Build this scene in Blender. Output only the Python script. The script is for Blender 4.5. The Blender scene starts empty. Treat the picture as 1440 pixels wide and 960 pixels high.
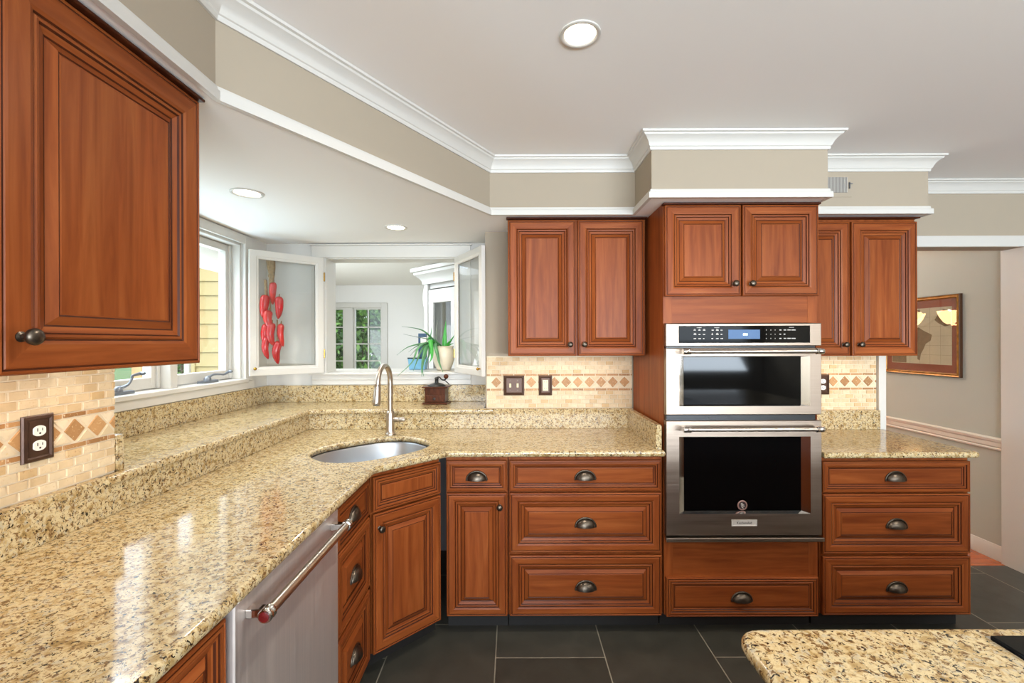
import bpy, math, random
from math import sin, cos, pi, radians
from mathutils import Vector, Matrix
random.seed(7)
SC = bpy.context.scene
COL = SC.collection

# ------------------------------------------------------------------ camera, world, exposure
cam_d = bpy.data.cameras.new('camera'); cam_d.sensor_width = 36.0; cam_d.lens = 16.0; cam_d.clip_start = 0.02
cam = bpy.data.objects.new('camera', cam_d); COL.objects.link(cam)
cam.location = (0, 0, 1.452); cam.rotation_euler = (radians(90), radians(0.18), 0)
SC.camera = cam
SC.view_settings.view_transform = 'Standard'; SC.view_settings.look = 'None'
SC.view_settings.exposure = 0.0; SC.view_settings.gamma = 1.0; SC.view_settings.use_curve_mapping = False
SC.cycles.use_denoising = True
SC.cycles.max_bounces = 10; SC.cycles.diffuse_bounces = 5; SC.cycles.glossy_bounces = 5
SC.cycles.transmission_bounces = 6; SC.cycles.transparent_max_bounces = 12
SC.cycles.sample_clamp_indirect = 6.0; SC.cycles.caustics_reflective = False; SC.cycles.caustics_refractive = False

world = bpy.data.worlds.new('world'); SC.world = world; world.use_nodes = True
wn = world.node_tree; wn.nodes.clear()
wo = wn.nodes.new('ShaderNodeOutputWorld'); wb = wn.nodes.new('ShaderNodeBackground')
wb.inputs['Color'].default_value = (0.80, 0.90, 1.0, 1); wb.inputs['Strength'].default_value = 3.8
wn.links.new(wb.outputs[0], wo.inputs[0])

def area(name, loc, rot, size, power, color=(1, 1, 1), size_y=None, shape=None, spread=180, parent=None):
    d = bpy.data.lights.new(name, 'AREA'); d.energy = power; d.color = color; d.size = size
    d.shape = shape or ('RECTANGLE' if size_y else 'SQUARE')
    if size_y: d.size_y = size_y
    d.spread = radians(spread)
    o = bpy.data.objects.new(name, d); COL.objects.link(o); o.location = loc; o.rotation_euler = rot
    if parent: o.parent = parent
    return o

def sun(name, rot, power, color, angle):
    d = bpy.data.lights.new(name, 'SUN'); d.energy = power; d.color = color; d.angle = radians(angle)
    o = bpy.data.objects.new(name, d); COL.objects.link(o); o.rotation_euler = rot
    return o
# added fill lamps, out of view, for the room, the bay and the sunroom
area('rear_fill', (1.4, -3.70, 1.85), (radians(-100), 0, radians(180)), 5.4, 85, (0.78, 0.89, 1.0), 0.8)  # boost added at an assumed rear opening behind the camera
area('rear_ceiling_fill', (1.4, -3.64, 1.10), (radians(-138), 0, radians(180)), 5.4, 480, (0.77, 0.885, 1.0), 0.5)  # added lamp aimed upward to brighten the main ceiling
area('bay_ledge_fill', (-2.75, 2.35, 3.05), (0, radians(-50), 0), 0.9, 105, (0.66, 0.83, 1.0), 2.0)  # lamp added above the bay window head to give the ledge cool light
area('bay_ceiling_fill', (-2.35, 2.3, 0.90), (0, radians(-128), 0), 0.6, 52, (0.64, 0.82, 1.0), 1.9)  # unseen lamp added below the sill to lift the bay ceiling
area('sunroom_top_fill', (-1.75, 4.1, 2.40), (0, 0, 0), 1.0, 9, (0.95, 0.98, 1.0), 0.9)  # added lamp under an invented roof opening
area('sunroom_side_fill', (-2.58, 4.1, 1.30), (0, radians(-120), 0), 0.9, 15, (0.92, 0.96, 1.0), 1.2)  # unseen added lamp brightening the sunroom ceiling and corner cabinet
sun('sun', (radians(48), radians(-12), radians(-20)), 1.2, (1.0, 0.94, 0.84), 3.0)
WARM = (1.0, 0.80, 0.60)
area('under_cabinet_strip', (-1.12, 0.98, 1.388), (0, 0, 0), 0.05, 1.5, WARM, 0.80)
area('under_cabinet_strip', (0.34, 2.66, 1.364), (0, 0, 0), 0.66, 1.05, WARM, 0.05)
area('under_cabinet_strip', (1.88, 2.66, 1.364), (0, 0, 0), 0.56, 1.3, WARM, 0.05)

# ------------------------------------------------------------------ helpers
def srgb(h):
    h = h.lstrip('#'); c = [int(h[i:i + 2], 16) / 255 for i in (0, 2, 4)]
    return tuple((x / 12.92 if x <= 0.04045 else ((x + 0.055) / 1.055) ** 2.4) for x in c) + (1,)

class MB:
    def __init__(s): s.v = []; s.f = []; s.m = []
    def add(s, vs, fs, m=0):
        b = len(s.v); s.v += [tuple(v) for v in vs]
        for i, f in enumerate(fs):
            s.f.append([b + k for k in f]); s.m.append(m[i] if isinstance(m, (list, tuple)) else m)
        return s
    def box(s, x0, x1, y0, y1, z0, z1, m=0):
        return s.add([(x0, y0, z0), (x1, y0, z0), (x1, y1, z0), (x0, y1, z0), (x0, y0, z1), (x1, y0, z1), (x1, y1, z1), (x0, y1, z1)],
                     [(0, 3, 2, 1), (4, 5, 6, 7), (0, 1, 5, 4), (1, 2, 6, 5), (2, 3, 7, 6), (3, 0, 4, 7)], m)
    def prism(s, poly, z0, z1, m=0, mtop=None, mbot=None):
        n = len(poly)
        a = sum(poly[i][0] * poly[(i + 1) % n][1] - poly[(i + 1) % n][0] * poly[i][1] for i in range(n))
        if a < 0: poly = poly[::-1]
        vs = [(x, y, z0) for x, y in poly] + [(x, y, z1) for x, y in poly]
        fs = [list(range(n))[::-1], list(range(n, 2 * n))] + [(i, (i + 1) % n, n + (i + 1) % n, n + i) for i in range(n)]
        ms = [m if mbot is None else mbot, m if mtop is None else mtop] + [m] * n
        return s.add(vs, fs, ms)
    def lathe(s, prof, c=(0, 0, 0), n=20, axis='z', m=0, sx=1.0, sy=1.0):
        vs = []; fs = []
        for r, h in prof:
            for k in range(n):
                a = 2 * pi * k / n; x, y = r * cos(a) * sx, r * sin(a) * sy
                p = (x, y, h) if axis == 'z' else ((x, -h, y) if axis == '-y' else (h, x, y))
                vs.append((c[0] + p[0], c[1] + p[1], c[2] + p[2]))
        for i in range(len(prof) - 1):
            for k in range(n):
                a, b = i * n + k, i * n + (k + 1) % n
                fs.append((a, b, b + n, a + n))
        if prof[0][0] > 1e-5: fs.append(list(range(n))[::-1])
        if prof[-1][0] > 1e-5: fs.append([(len(prof) - 1) * n + k for k in range(n)])
        return s.add(vs, fs, m)
    def tube(s, path, r, n=8, m=0, flat=1.0, cap=True):
        P = [Vector(p) for p in path]; R = r if isinstance(r, (list, tuple)) else [r] * len(P)
        vs = []; fs = []; up = None
        for i, p in enumerate(P):
            t = (P[min(i + 1, len(P) - 1)] - P[max(i - 1, 0)]).normalized()
            if up is None:
                up = Vector((0, 0, 1)) if abs(t.z) < 0.9 else Vector((0, 1, 0))
            up = (up - t * up.dot(t)).normalized(); sd = t.cross(up)
            for k in range(n):
                a = 2 * pi * k / n
                vs.append(p + sd * (cos(a) * R[i]) + up * (sin(a) * R[i] * flat))
        for i in range(len(P) - 1):
            for k in range(n):
                a, b = i * n + k, i * n + (k + 1) % n
                fs.append((a, b, b + n, a + n))
        if cap: fs += [list(range(n))[::-1], [(len(P) - 1) * n + k for k in range(n)]]
        return s.add(vs, fs, m)
    def rects(s, rs, cap=None, back=True):
        """concentric rectangles (x0,x1,z0,z1,y) seen from -y; each ring after the first carries its material or (side, rail) pair"""
        vs = []
        for r in rs:
            x0, x1, z0, z1, y = r[:5]
            vs += [(x0, y, z0), (x1, y, z0), (x1, y, z1), (x0, y, z1)]
        fs = []; ms = []
        for i in range(len(rs) - 1):
            mm = rs[i + 1][5]
            mm = mm if isinstance(mm, tuple) else (mm, mm)
            for k in range(4):
                a, b = 4 * i + k, 4 * i + (k + 1) % 4
                fs.append((a, b, b + 4, a + 4)); ms.append(mm[1] if k in (0, 2) else mm[0])
        if cap is not None:
            l = 4 * (len(rs) - 1); fs.append((l, l + 1, l + 2, l + 3)); ms.append(cap)
        if back:
            fs.append((3, 2, 1, 0)); ms.append(rs[1][5][0] if isinstance(rs[1][5], tuple) else rs[1][5])
        return s.add(vs, fs, ms)
    def sweep(s, line, prof, m=0):
        """profile (out, z) swept along a plan line, out = to the right of travel, mitred"""
        n = len(line); L = [Vector((p[0], p[1])) for p in line]; np_ = len(prof); vs = []
        nr = []
        for i in range(n - 1):
            d = (L[i + 1] - L[i]).normalized(); nr.append(Vector((d.y, -d.x)))
        for i in range(n):
            if i == 0: mt = nr[0]
            elif i == n - 1: mt = nr[-1]
            else: mt = (nr[i - 1] + nr[i]) / (1 + nr[i - 1].dot(nr[i]))
            for o, z in prof: vs.append((L[i].x + mt.x * o, L[i].y + mt.y * o, z))
        fs = []
        for i in range(n - 1):
            for k in range(np_):
                a, b = i * np_ + k, i * np_ + (k + 1) % np_
                fs.append((a, a + np_, b + np_, b))
        fs += [list(range(np_)), [(n - 1) * np_ + k for k in range(np_)][::-1]]
        return s.add(vs, fs, m)
    def mesh(s, name, mats, smooth=None):
        me = bpy.data.meshes.new(name); me.from_pydata(s.v, [], s.f)
        for mt in (mats if isinstance(mats, (list, tuple)) else [mats]): me.materials.append(mt)
        me.polygons.foreach_set('material_index', s.m)
        me.update(); me.validate()
        if smooth is not None:
            me.polygons.foreach_set('use_smooth', [True] * len(me.polygons))
            me.set_sharp_from_angle(angle=radians(smooth))
        return me
    def build(s, name, mats, parent=None, smooth=None, bevel=0, loc=None, rot=None, seg=2):
        return put(name, s.mesh(name, mats, smooth), parent, loc, rot, bevel, seg)

def put(name, me, parent=None, loc=None, rot=None, bevel=0, seg=2):
    o = bpy.data.objects.new(name, me); COL.objects.link(o)
    if parent: o.parent = parent
    if loc: o.location = loc
    if rot: o.rotation_euler = rot
    if bevel:
        b = o.modifiers.new('bevel', 'BEVEL'); b.width = bevel; b.segments = seg; b.limit_method = 'ANGLE'
    return o
def empty(name, loc=(0, 0, 0), rotz=0):
    o = bpy.data.objects.new(name, None); COL.objects.link(o); o.location = loc; o.rotation_euler = (0, 0, rotz)
    o.empty_display_size = 0.05
    return o
def tag(o, label, cat, group=None, kind=None):
    o['label'] = label; o['category'] = cat
    if group: o['group'] = group
    if kind: o['kind'] = kind
    return o
def thing(name, label, cat, loc=(0, 0, 0), rotz=0, group=None):
    return tag(empty(name, loc, rotz), label, cat, group)
def struct(o): o['kind'] = 'structure'; return o
def smooth_path(pts, n=6):
    P = [Vector(p) for p in pts]; out = []
    for i in range(len(P) - 1):
        p0, p1, p2, p3 = P[max(i - 1, 0)], P[i], P[i + 1], P[min(i + 2, len(P) - 1)]
        for k in range(n):
            t = k / n
            out.append(0.5 * ((2 * p1) + (p2 - p0) * t + (2 * p0 - 5 * p1 + 4 * p2 - p3) * t * t + (3 * p1 - p0 - 3 * p2 + p3) * t ** 3))
    out.append(P[-1]); return out
def slab(name, outline, z0, z1, mat, parent=None, holes=(), r=0.012):
    """stone slab with rounded edges, made from a filled outline"""
    cu = bpy.data.curves.new(name, 'CURVE'); cu.dimensions = '2D'; cu.fill_mode = 'BOTH'
    for pl in [outline] + list(holes):
        sp = cu.splines.new('POLY'); sp.points.add(len(pl) - 1); sp.use_cyclic_u = True
        for i, p in enumerate(pl): sp.points[i].co = (p[0], p[1], 0, 1)
    cu.extrude = (z1 - z0) / 2 - r; cu.bevel_depth = r; cu.bevel_resolution = 3; cu.offset = -r
    t = bpy.data.objects.new('tmp', cu); COL.objects.link(t)
    dg = bpy.context.evaluated_depsgraph_get(); dg.update()
    me = bpy.data.meshes.new_from_object(t.evaluated_get(dg)); me.name = name
    bpy.data.objects.remove(t)
    me.transform(Matrix.Translation((0, 0, (z0 + z1) / 2)))
    me.materials.clear(); me.materials.append(mat)
    me.polygons.foreach_set('use_smooth', [True] * len(me.polygons)); me.set_sharp_from_angle(angle=radians(40))
    return put(name, me, parent)
def text_mesh(name, s, size, mat, parent, loc, rot, depth=0.0008, align='CENTER'):
    cu = bpy.data.curves.new(name, 'FONT'); cu.body = s; cu.size = size; cu.extrude = depth; cu.align_x = align; cu.align_y = 'CENTER'
    t = bpy.data.objects.new('tmp', cu); COL.objects.link(t)
    dg = bpy.context.evaluated_depsgraph_get(); dg.update()
    me = bpy.data.meshes.new_from_object(t.evaluated_get(dg)); me.name = name
    bpy.data.objects.remove(t)
    me.materials.clear(); me.materials.append(mat)
    return put(name, me, parent, loc, rot)

# ------------------------------------------------------------------ materials
def new_mat(name):
    m = bpy.data.materials.new(name); m.use_nodes = True
    nt = m.node_tree; bs = nt.nodes['Principled BSDF']
    return m, nt, bs
def N(nt, kind, **kw):
    n = nt.nodes.new(kind)
    for k, v in kw.items():
        if k in n.inputs: n.inputs[k].default_value = v
        else: setattr(n, k, v)
    return n
def ramp(nt, fac, stops, interp='LINEAR'):
    r = nt.nodes.new('ShaderNodeValToRGB'); r.color_ramp.interpolation = interp
    e = r.color_ramp.elements
    while len(e) < len(stops): e.new(0.5)
    for i, (p, c) in enumerate(stops):
        e[i].position = p; e[i].color = c if len(c) == 4 else tuple(c) + (1,)
    nt.links.new(fac, r.inputs[0]); return r.outputs[0]
def mix(nt, fac, a, b, mode='MIX'):
    n = nt.nodes.new('ShaderNodeMix'); n.data_type = 'RGBA'; n.blend_type = mode
    for sock, v in ((n.inputs[0], fac), (n.inputs[6], a), (n.inputs[7], b)):
        if hasattr(v, 'is_output'): nt.links.new(v, sock)
        else: sock.default_value = v
    return n.outputs[2]
def coords(nt, scale=(1, 1, 1), jitter=True, kind='Object'):
    tc = nt.nodes.new('ShaderNodeTexCoord'); mp = nt.nodes.new('ShaderNodeMapping'); mp.inputs['Scale'].default_value = scale
    src = tc.outputs[kind]
    if jitter:
        oi = nt.nodes.new('ShaderNodeObjectInfo'); ml = N(nt, 'ShaderNodeMath', operation='MULTIPLY'); ml.inputs[1].default_value = 37.0
        nt.links.new(oi.outputs['Random'], ml.inputs[0])
        ad = N(nt, 'ShaderNodeVectorMath', operation='ADD'); nt.links.new(src, ad.inputs[0]); nt.links.new(ml.outputs[0], ad.inputs[1]); src = ad.outputs[0]
    nt.links.new(src, mp.inputs['Vector']); return mp.outputs[0]
def noise(nt, vec, scale, detail=3, rough=0.5, dist=0.0):
    n = N(nt, 'ShaderNodeTexNoise'); n.inputs['Scale'].default_value = scale; n.inputs['Detail'].default_value = detail
    n.inputs['Roughness'].default_value = rough; n.inputs['Distortion'].default_value = dist
    nt.links.new(vec, n.inputs['Vector']); return n.outputs[0]
def bump(nt, bs, h, strength=0.2, dist=0.002):
    b = N(nt, 'ShaderNodeBump'); b.inputs['Strength'].default_value = strength; b.inputs['Distance'].default_value = dist
    nt.links.new(h, b.inputs['Height']); nt.links.new(b.outputs[0], bs.inputs['Normal'])
def plain(name, col, rough=0.5, metal=0.0, coat=0.0, spec=0.5, vary=0.0, vscale=6):
    m, nt, bs = new_mat(name)
    c = srgb(col) if isinstance(col, str) else col
    bs.inputs['Base Color'].default_value = c; bs.inputs['Roughness'].default_value = rough; bs.inputs['Metallic'].default_value = metal
    bs.inputs['Coat Weight'].default_value = coat; bs.inputs['Specular IOR Level'].default_value = spec
    if vary:
        f = noise(nt, coords(nt), vscale, 4)
        lo = tuple(x * (1 - vary) for x in c[:3]) + (1,); hi = tuple(min(1, x * (1 + vary)) for x in c[:3]) + (1,)
        nt.links.new(ramp(nt, f, [(0.3, lo), (0.7, hi)]), bs.inputs['Base Color'])
    return m
def wood(name, scale, dark, mid, light, rough=0.38):
    m, nt, bs = new_mat(name)
    v = coords(nt, scale)
    f1 = noise(nt, v, 1.0, 6, 0.6, 0.6); f2 = noise(nt, coords(nt, tuple(x * 0.28 for x in scale)), 1.0, 5, 0.6)
    c1 = ramp(nt, f1, [(0.25, srgb(dark)), (0.5, srgb(mid)), (0.75, srgb(light))])
    c2 = ramp(nt, f2, [(0.3, (0.78, 0.74, 0.72, 1)), (0.7, (1.12, 1.10, 1.08, 1))])
    nt.links.new(mix(nt, 1.0, c1, c2, 'MULTIPLY'), bs.inputs['Base Color'])
    bs.inputs['Roughness'].default_value = rough; bs.inputs['Specular IOR Level'].default_value = 0.17
    bump(nt, bs, f1, 0.06, 0.001)
    return m
WD, WM, WL = '#703416', '#8a4720', '#9d592c'
wood_v = wood('cherry_wood_upright', (34, 34, 2.2), WD, WM, WL)
wood_h = wood('cherry_wood_level', (2.2, 34, 34), WD, WM, WL)
glaze = wood('cherry_wood_dark_glaze', (30, 30, 4), '#3a1a0c', '#46200f', '#542a15', 0.4)
WOOD = [wood_v, wood_h, glaze]
dark_gap = plain('dark_recess_board', '#2a1b14', 0.7)
toe_black = plain('toe_kick_black', '#1d1a18', 0.6)

def granite(name, stretch=(1, 1, 1)):
    m, nt, bs = new_mat(name)
    v = coords(nt, stretch, jitter=False)
    base = ramp(nt, noise(nt, v, 34, 5, 0.65, 0.4), [(0.28, srgb('#83683c')), (0.42, srgb('#ab9060')), (0.54, srgb('#c8b58c')), (0.72, srgb('#aa8c5a'))])
    gry = ramp(nt, noise(nt, v, 70, 4, 0.6, 0.3), [(0.55, (0, 0, 0, 1)), (0.63, (1, 1, 1, 1))])
    c = mix(nt, gry, base, srgb('#b2a68b'))
    br = ramp(nt, noise(nt, v, 95, 4, 0.65, 0.7), [(0.545, (0, 0, 0, 1)), (0.60, (1, 1, 1, 1))])
    c = mix(nt, br, c, srgb('#6f5230'))
    dk = ramp(nt, noise(nt, v, 120, 4, 0.62, 1.0), [(0.585, (0, 0, 0, 1)), (0.615, (1, 1, 1, 1))])
    c = mix(nt, dk, c, srgb('#211a14'))
    nt.links.new(c, bs.inputs['Base Color'])
    bs.inputs['Roughness'].default_value = 0.10; bs.inputs['Specular IOR Level'].default_value = 0.55
    return m
granite_m = granite('speckled_gold_granite')

def steel(name, col, rough, sc):
    m, nt, bs = new_mat(name)
    f = noise(nt, coords(nt, sc), 1.0, 3, 0.5)
    bs.inputs['Metallic'].default_value = 1.0
    c = srgb(col)
    nt.links.new(ramp(nt, f, [(0.3, tuple(x * 0.9 for x in c[:3]) + (1,)), (0.7, tuple(min(1, x * 1.06) for x in c[:3]) + (1,))]), bs.inputs['Base Color'])
    nt.links.new(ramp(nt, f, [(0.3, (rough * 0.8,) * 3 + (1,)), (0.7, (rough * 1.25,) * 3 + (1,))]), bs.inputs['Roughness'])
    return m
steel_soft = steel('soft_stainless_steel', '#d8cdc5', 0.48, (400, 3, 3))
steel_soft.node_tree.nodes['Principled BSDF'].inputs['Metallic'].default_value = 0.75
steel_h = steel('brushed_stainless_steel', '#9f8f80', 0.36, (3, 160, 400))
steel_bowl = plain('satin_stainless_steel', '#bfc3c8', 0.36, 1.0)
badge_m = plain('satin_badge_metal', '#c9c2ba', 0.5, 0.3)
chrome = plain('polished_chrome', '#d8d4cf', 0.10, 1.0)
nickel = plain('brushed_nickel', '#bfb4a7', 0.30, 1.0)
bronze = plain('oil_rubbed_bronze', '#5d5348', 0.33, 0.92, vary=0.25, vscale=40)
plate_brown = plain('bronze_cover_plate', '#4d372b', 0.38, 0.5, vary=0.15, vscale=30)
brass = plain('brass', '#b98f45', 0.25, 1.0)
iron = plain('dark_iron', '#3b3a37', 0.45, 0.7)
crank_grey = plain('grey_painted_metal', '#7b7f86', 0.4, 0.6)
black_glass = plain('black_glass', '#060606', 0.05, 0.0, spec=0.13)
black_metal = plain('black_enamel', '#0d0c0c', 0.35)
ivory = plain('ivory_plastic', '#e6d6a8', 0.4)
white_plastic = plain('white_plastic', '#eeeae0', 0.35)
slot_black = plain('socket_black', '#14110f', 0.6)
paint_wall = plain('greige_wall_paint', '#a79a87', 0.75, spec=0.2)
paint_bay = plain('pale_grey_wall_paint', '#cfccc6', 0.7, spec=0.2)
paint_ceiling = plain('ceiling_white_paint', '#f2efec', 0.8, spec=0.15)
paint_trim = plain('white_trim_paint', '#cecac2', 0.38)
paint_sun = plain('sunroom_white_paint', '#e9e6e1', 0.7, spec=0.2)
paint_hall = plain('hall_taupe_paint', '#b3b4a9', 0.75, spec=0.2)
red_medal = plain('red_enamel', '#5e1414', 0.25)
siding_m = plain('yellow_painted_siding', '#ad9868', 0.6)
terracotta = plain('cream_glazed_pottery', '#d9cbb2', 0.35, vary=0.06, vscale=12)
soil = plain('potting_soil', '#3a2c20', 0.9)
blue_glaze = plain('blue_glazed_pot', '#6fa6c4', 0.35, vary=0.1, vscale=20)
navy = plain('navy_card', '#2c4a68', 0.5)
mill_wood = wood('walnut_mill_wood', (60, 60, 18), '#2e170c', '#4a2614', '#5f341d', 0.35)
chili_red = plain('red_chili_skin', '#b50d14', 0.25, coat=0.3, vary=0.15, vscale=40)
chili_old = plain('red_chili_skin_pale', '#bd1f19', 0.28, coat=0.3, vary=0.15, vscale=40)
raffia = plain('braided_raffia', '#8a6f4c', 0.8, vary=0.3, vscale=60)
grass_m = plain('lawn_green', '#465e22', 0.9, vary=0.3, vscale=3)
bark_m = plain('dark_bark', '#4a3a28', 0.9)
tan_post = plain('tan_wood_post', '#cf9d6c', 0.7, vary=0.1, vscale=8)

def emit(name, col, strength):
    m, nt, bs = new_mat(name); c = srgb(col)
    bs.inputs['Base Color'].default_value = c; bs.inputs['Emission Color'].default_value = c; bs.inputs['Emission Strength'].default_value = strength
    return m
lens_m = emit('lit_lamp_lens', '#fff1d8', 9.0)
shade_glow = emit('lit_glass_shade', '#ffd79a', 14.0)
display_m = emit('lit_oven_display', '#3f5f86', 0.16)
digit_m = emit('lit_display_digits', '#cdeaff', 2.0)
mark_m = plain('pale_panel_marking', '#b9b4ae', 0.5)

def glass_mat(name, refl=1.0, tint=(0.97, 0.985, 0.98, 1), rough=0.0):
    m = bpy.data.materials.new(name); m.use_nodes = True; nt = m.node_tree; nt.nodes.clear()
    out = nt.nodes.new('ShaderNodeOutputMaterial'); mx = nt.nodes.new('ShaderNodeMixShader')
    tr = nt.nodes.new('ShaderNodeBsdfTransparent'); gl = nt.nodes.new('ShaderNodeBsdfGlossy'); fr = nt.nodes.new('ShaderNodeLayerWeight')
    tr.inputs[0].default_value = tint; gl.inputs['Roughness'].default_value = rough; fr.inputs['Blend'].default_value = 0.5
    pw = N(nt, 'ShaderNodeMath', operation='POWER'); pw.inputs[1].default_value = 5.0; nt.links.new(fr.outputs['Facing'], pw.inputs[0])
    ml = N(nt, 'ShaderNodeMath', operation='MULTIPLY_ADD'); ml.inputs[1].default_value = 0.9 * refl; ml.inputs[2].default_value = 0.04 * refl; ml.use_clamp = True
    nt.links.new(pw.outputs[0], ml.inputs[0]); nt.links.new(ml.outputs[0], mx.inputs[0])
    nt.links.new(tr.outputs[0], mx.inputs[1]); nt.links.new(gl.outputs[0], mx.inputs[2]); nt.links.new(mx.outputs[0], out.inputs[0])
    return m
pane_glass = glass_mat('window_glass', 1.0)
door_glass = glass_mat('cabinet_door_glass', 0.8)
picture_glass = glass_mat('picture_glass', 1.6)

def tile_mat(name, a, b, c, pits):
    m, nt, bs = new_mat(name)
    g = nt.nodes.new('ShaderNodeNewGeometry')
    col = ramp(nt, g.outputs['Random Per Island'], [(0.0, srgb(a)), (0.5, srgb(b)), (1.0, srgb(c))])
    v = coords(nt, jitter=False)
    f = noise(nt, v, 130, 4, 0.6)
    p = ramp(nt, f, [(0.60, (0, 0, 0, 1)), (0.66, (1, 1, 1, 1))])
    f2 = noise(nt, v, 28, 3)
    col = mix(nt, 1.0, col, ramp(nt, f2, [(0.3, (0.9, 0.88, 0.85, 1)), (0.7, (1.06, 1.05, 1.04, 1))]), 'MULTIPLY')
    nt.links.new(mix(nt, p, col, srgb(pits)), bs.inputs['Base Color'])
    bs.inputs['Roughness'].default_value = 0.55
    bump(nt, bs, f, 0.25, 0.0015)
    return m
tile_cream = tile_mat('travertine_cream', '#d3b992', '#dcc9a8', '#c5a77c', '#cbb08a')
tile_tan = tile_mat('travertine_tan', '#a8794a', '#bd9160', '#94683d', '#d5b78c')
tile_pale = tile_mat('travertine_pale', '#dac8a8', '#e0cfb2', '#d4bf9a', '#d2b98f')
grout = plain('sand_grout', '#dccdb2', 0.85)
tile_beige = tile_mat('travertine_beige', '#c9a878', '#cfb185', '#c2a06e', '#b7946a')
TILE = [grout, tile_cream, tile_tan, tile_pale, tile_beige]

def slate_floor():
    m, nt, bs = new_mat('dark_slate_floor_tile')
    tc = nt.nodes.new('ShaderNodeTexCoord'); sp = nt.nodes.new('ShaderNodeSeparateXYZ'); nt.links.new(tc.outputs['Object'], sp.inputs[0])
    ax = N(nt, 'ShaderNodeMath', operation='ADD'); ax.inputs[1].default_value = 0.08 + 5.035; nt.links.new(sp.outputs['X'], ax.inputs[0])
    ay = N(nt, 'ShaderNodeMath', operation='ADD'); ay.inputs[1].default_value = -2.09 - 0.248 + 9.92; nt.links.new(sp.outputs['Y'], ay.inputs[0])
    cb = nt.nodes.new('ShaderNodeCombineXYZ'); nt.links.new(ay.outputs[0], cb.inputs[0]); nt.links.new(ax.outputs[0], cb.inputs[1])
    bk = nt.nodes.new('ShaderNodeTexBrick'); nt.links.new(cb.outputs[0], bk.inputs['Vector'])
    bk.offset = 0.5; bk.offset_frequency = 2; bk.squash = 1.0
    for k, v in (('Scale', 1.0), ('Mortar Size', 0.0028), ('Mortar Smooth', 0.1), ('Bias', 0.0), ('Brick Width', 0.496), ('Row Height', 0.5035)): bk.inputs[k].default_value = v
    bk.inputs['Color1'].default_value = srgb('#36352f'); bk.inputs['Color2'].default_value = srgb('#45433c'); bk.inputs['Mortar'].default_value = srgb('#8d8778')
    v = coords(nt, jitter=False)
    f = noise(nt, v, 9, 6, 0.65, 0.5); f2 = noise(nt, v, 40, 4, 0.6)
    c = mix(nt, 1.0, bk.outputs['Color'], ramp(nt, f, [(0.3, (0.78, 0.78, 0.78, 1)), (0.7, (1.18, 1.16, 1.12, 1))]), 'MULTIPLY')
    nt.links.new(c, bs.inputs['Base Color'])
    nt.links.new(ramp(nt, f, [(0.3, (0.30,) * 3 + (1,)), (0.7, (0.46,) * 3 + (1,))]), bs.inputs['Roughness'])
    bump(nt, bs, f2, 0.12, 0.002)
    return m
def plank_floor():
    m, nt, bs = new_mat('red_oak_floor_boards')
    v = coords(nt, (3, 30, 30), jitter=False); f = noise(nt, v, 1, 5, 0.6, 0.4)
    tc = coords(nt, jitter=False)
    bk = nt.nodes.new('ShaderNodeTexBrick'); nt.links.new(tc, bk.inputs['Vector'])
    for k, w in (('Scale', 1.0), ('Mortar Size', 0.0012), ('Brick Width', 0.9), ('Row Height', 0.057)): bk.inputs[k].default_value = w
    bk.inputs['Color1'].default_value = srgb('#9a4618'); bk.inputs['Color2'].default_value = srgb('#ad5622'); bk.inputs['Mortar'].default_value = srgb('#5a2a10')
    nt.links.new(mix(nt, 1.0, bk.outputs['Color'], ramp(nt, f, [(0.3, (0.8, 0.78, 0.75, 1)), (0.7, (1.08, 1.08, 1.08, 1))]), 'MULTIPLY'), bs.inputs['Base Color'])
    bs.inputs['Roughness'].default_value = 0.22
    return m
slate_m, oak_m = slate_floor(), plank_floor()

def leaf_mat(name, a, b, rough=0.45):
    m, nt, bs = new_mat(name)
    g = nt.nodes.new('ShaderNodeNewGeometry')
    nt.links.new(ramp(nt, g.outputs['Random Per Island'], [(0.0, srgb(a)), (1.0, srgb(b))]), bs.inputs['Base Color'])
    bs.inputs['Roughness'].default_value = rough
    return m
bush_leaf = leaf_mat('bush_leaf', '#1f4816', '#648c34'); bush_dark = leaf_mat('bush_leaf_dark', '#17401b', '#4a7a38')
aloe_m = plain('aloe_green', '#4c7d4e', 0.4, vary=0.3, vscale=18); aloe_bright = plain('aloe_bright_green', '#3f9a3a', 0.4, vary=0.2, vscale=20); aloe_dry = plain('aloe_dry_tip', '#6d7565', 0.5, vary=0.2, vscale=18)

# ------------------------------------------------------------------ room shell
CZ = 2.44; SZ = 2.135
TX = -1.275; TY = 2.825            # tile faces of the left and back walls
BX, BY = -1.705, 3.165             # bay walls
def boxes(name, bs, mats, parent=None, bevel=0):
    b = MB()
    for q in bs: b.box(*q)
    return b.build(name, mats, parent, bevel=bevel)
struct(boxes('floor', [(-1.85, 4.7, -3.9, 2.93, -0.06, 0), (-1.85, 0.0, 2.93, 3.31, -0.06, 0)], slate_m))
struct(boxes('floor_hall', [(0.1, 3.4, 2.93, 6.6, -0.06, 0.0)], oak_m))
struct(boxes('floor_sunroom', [(-2.7, 0.0, 3.31, 6.7, -0.06, 0.0)], plain('sunroom_floor', '#b9a888', 0.5)))
struct(boxes('ceiling', [(-1.5, 4.7, -3.9, 2.95, CZ, CZ + 0.08)], paint_ceiling))
struct(boxes('ceiling_hall', [(0.1, 3.4, 2.95, 6.6, CZ, CZ + 0.08)], paint_ceiling))
struct(boxes('ceiling_sunroom', [(-2.7, 0.0, 4.62, 6.7, 2.26, 2.34), (-2.7, -2.3, 3.31, 4.62, 2.26, 2.34), (-0.8, 0.0, 3.31, 4.62, 2.26, 2.34), (-2.3, -0.8, 3.31, 3.6, 2.26, 2.34)], paint_sun))
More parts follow.
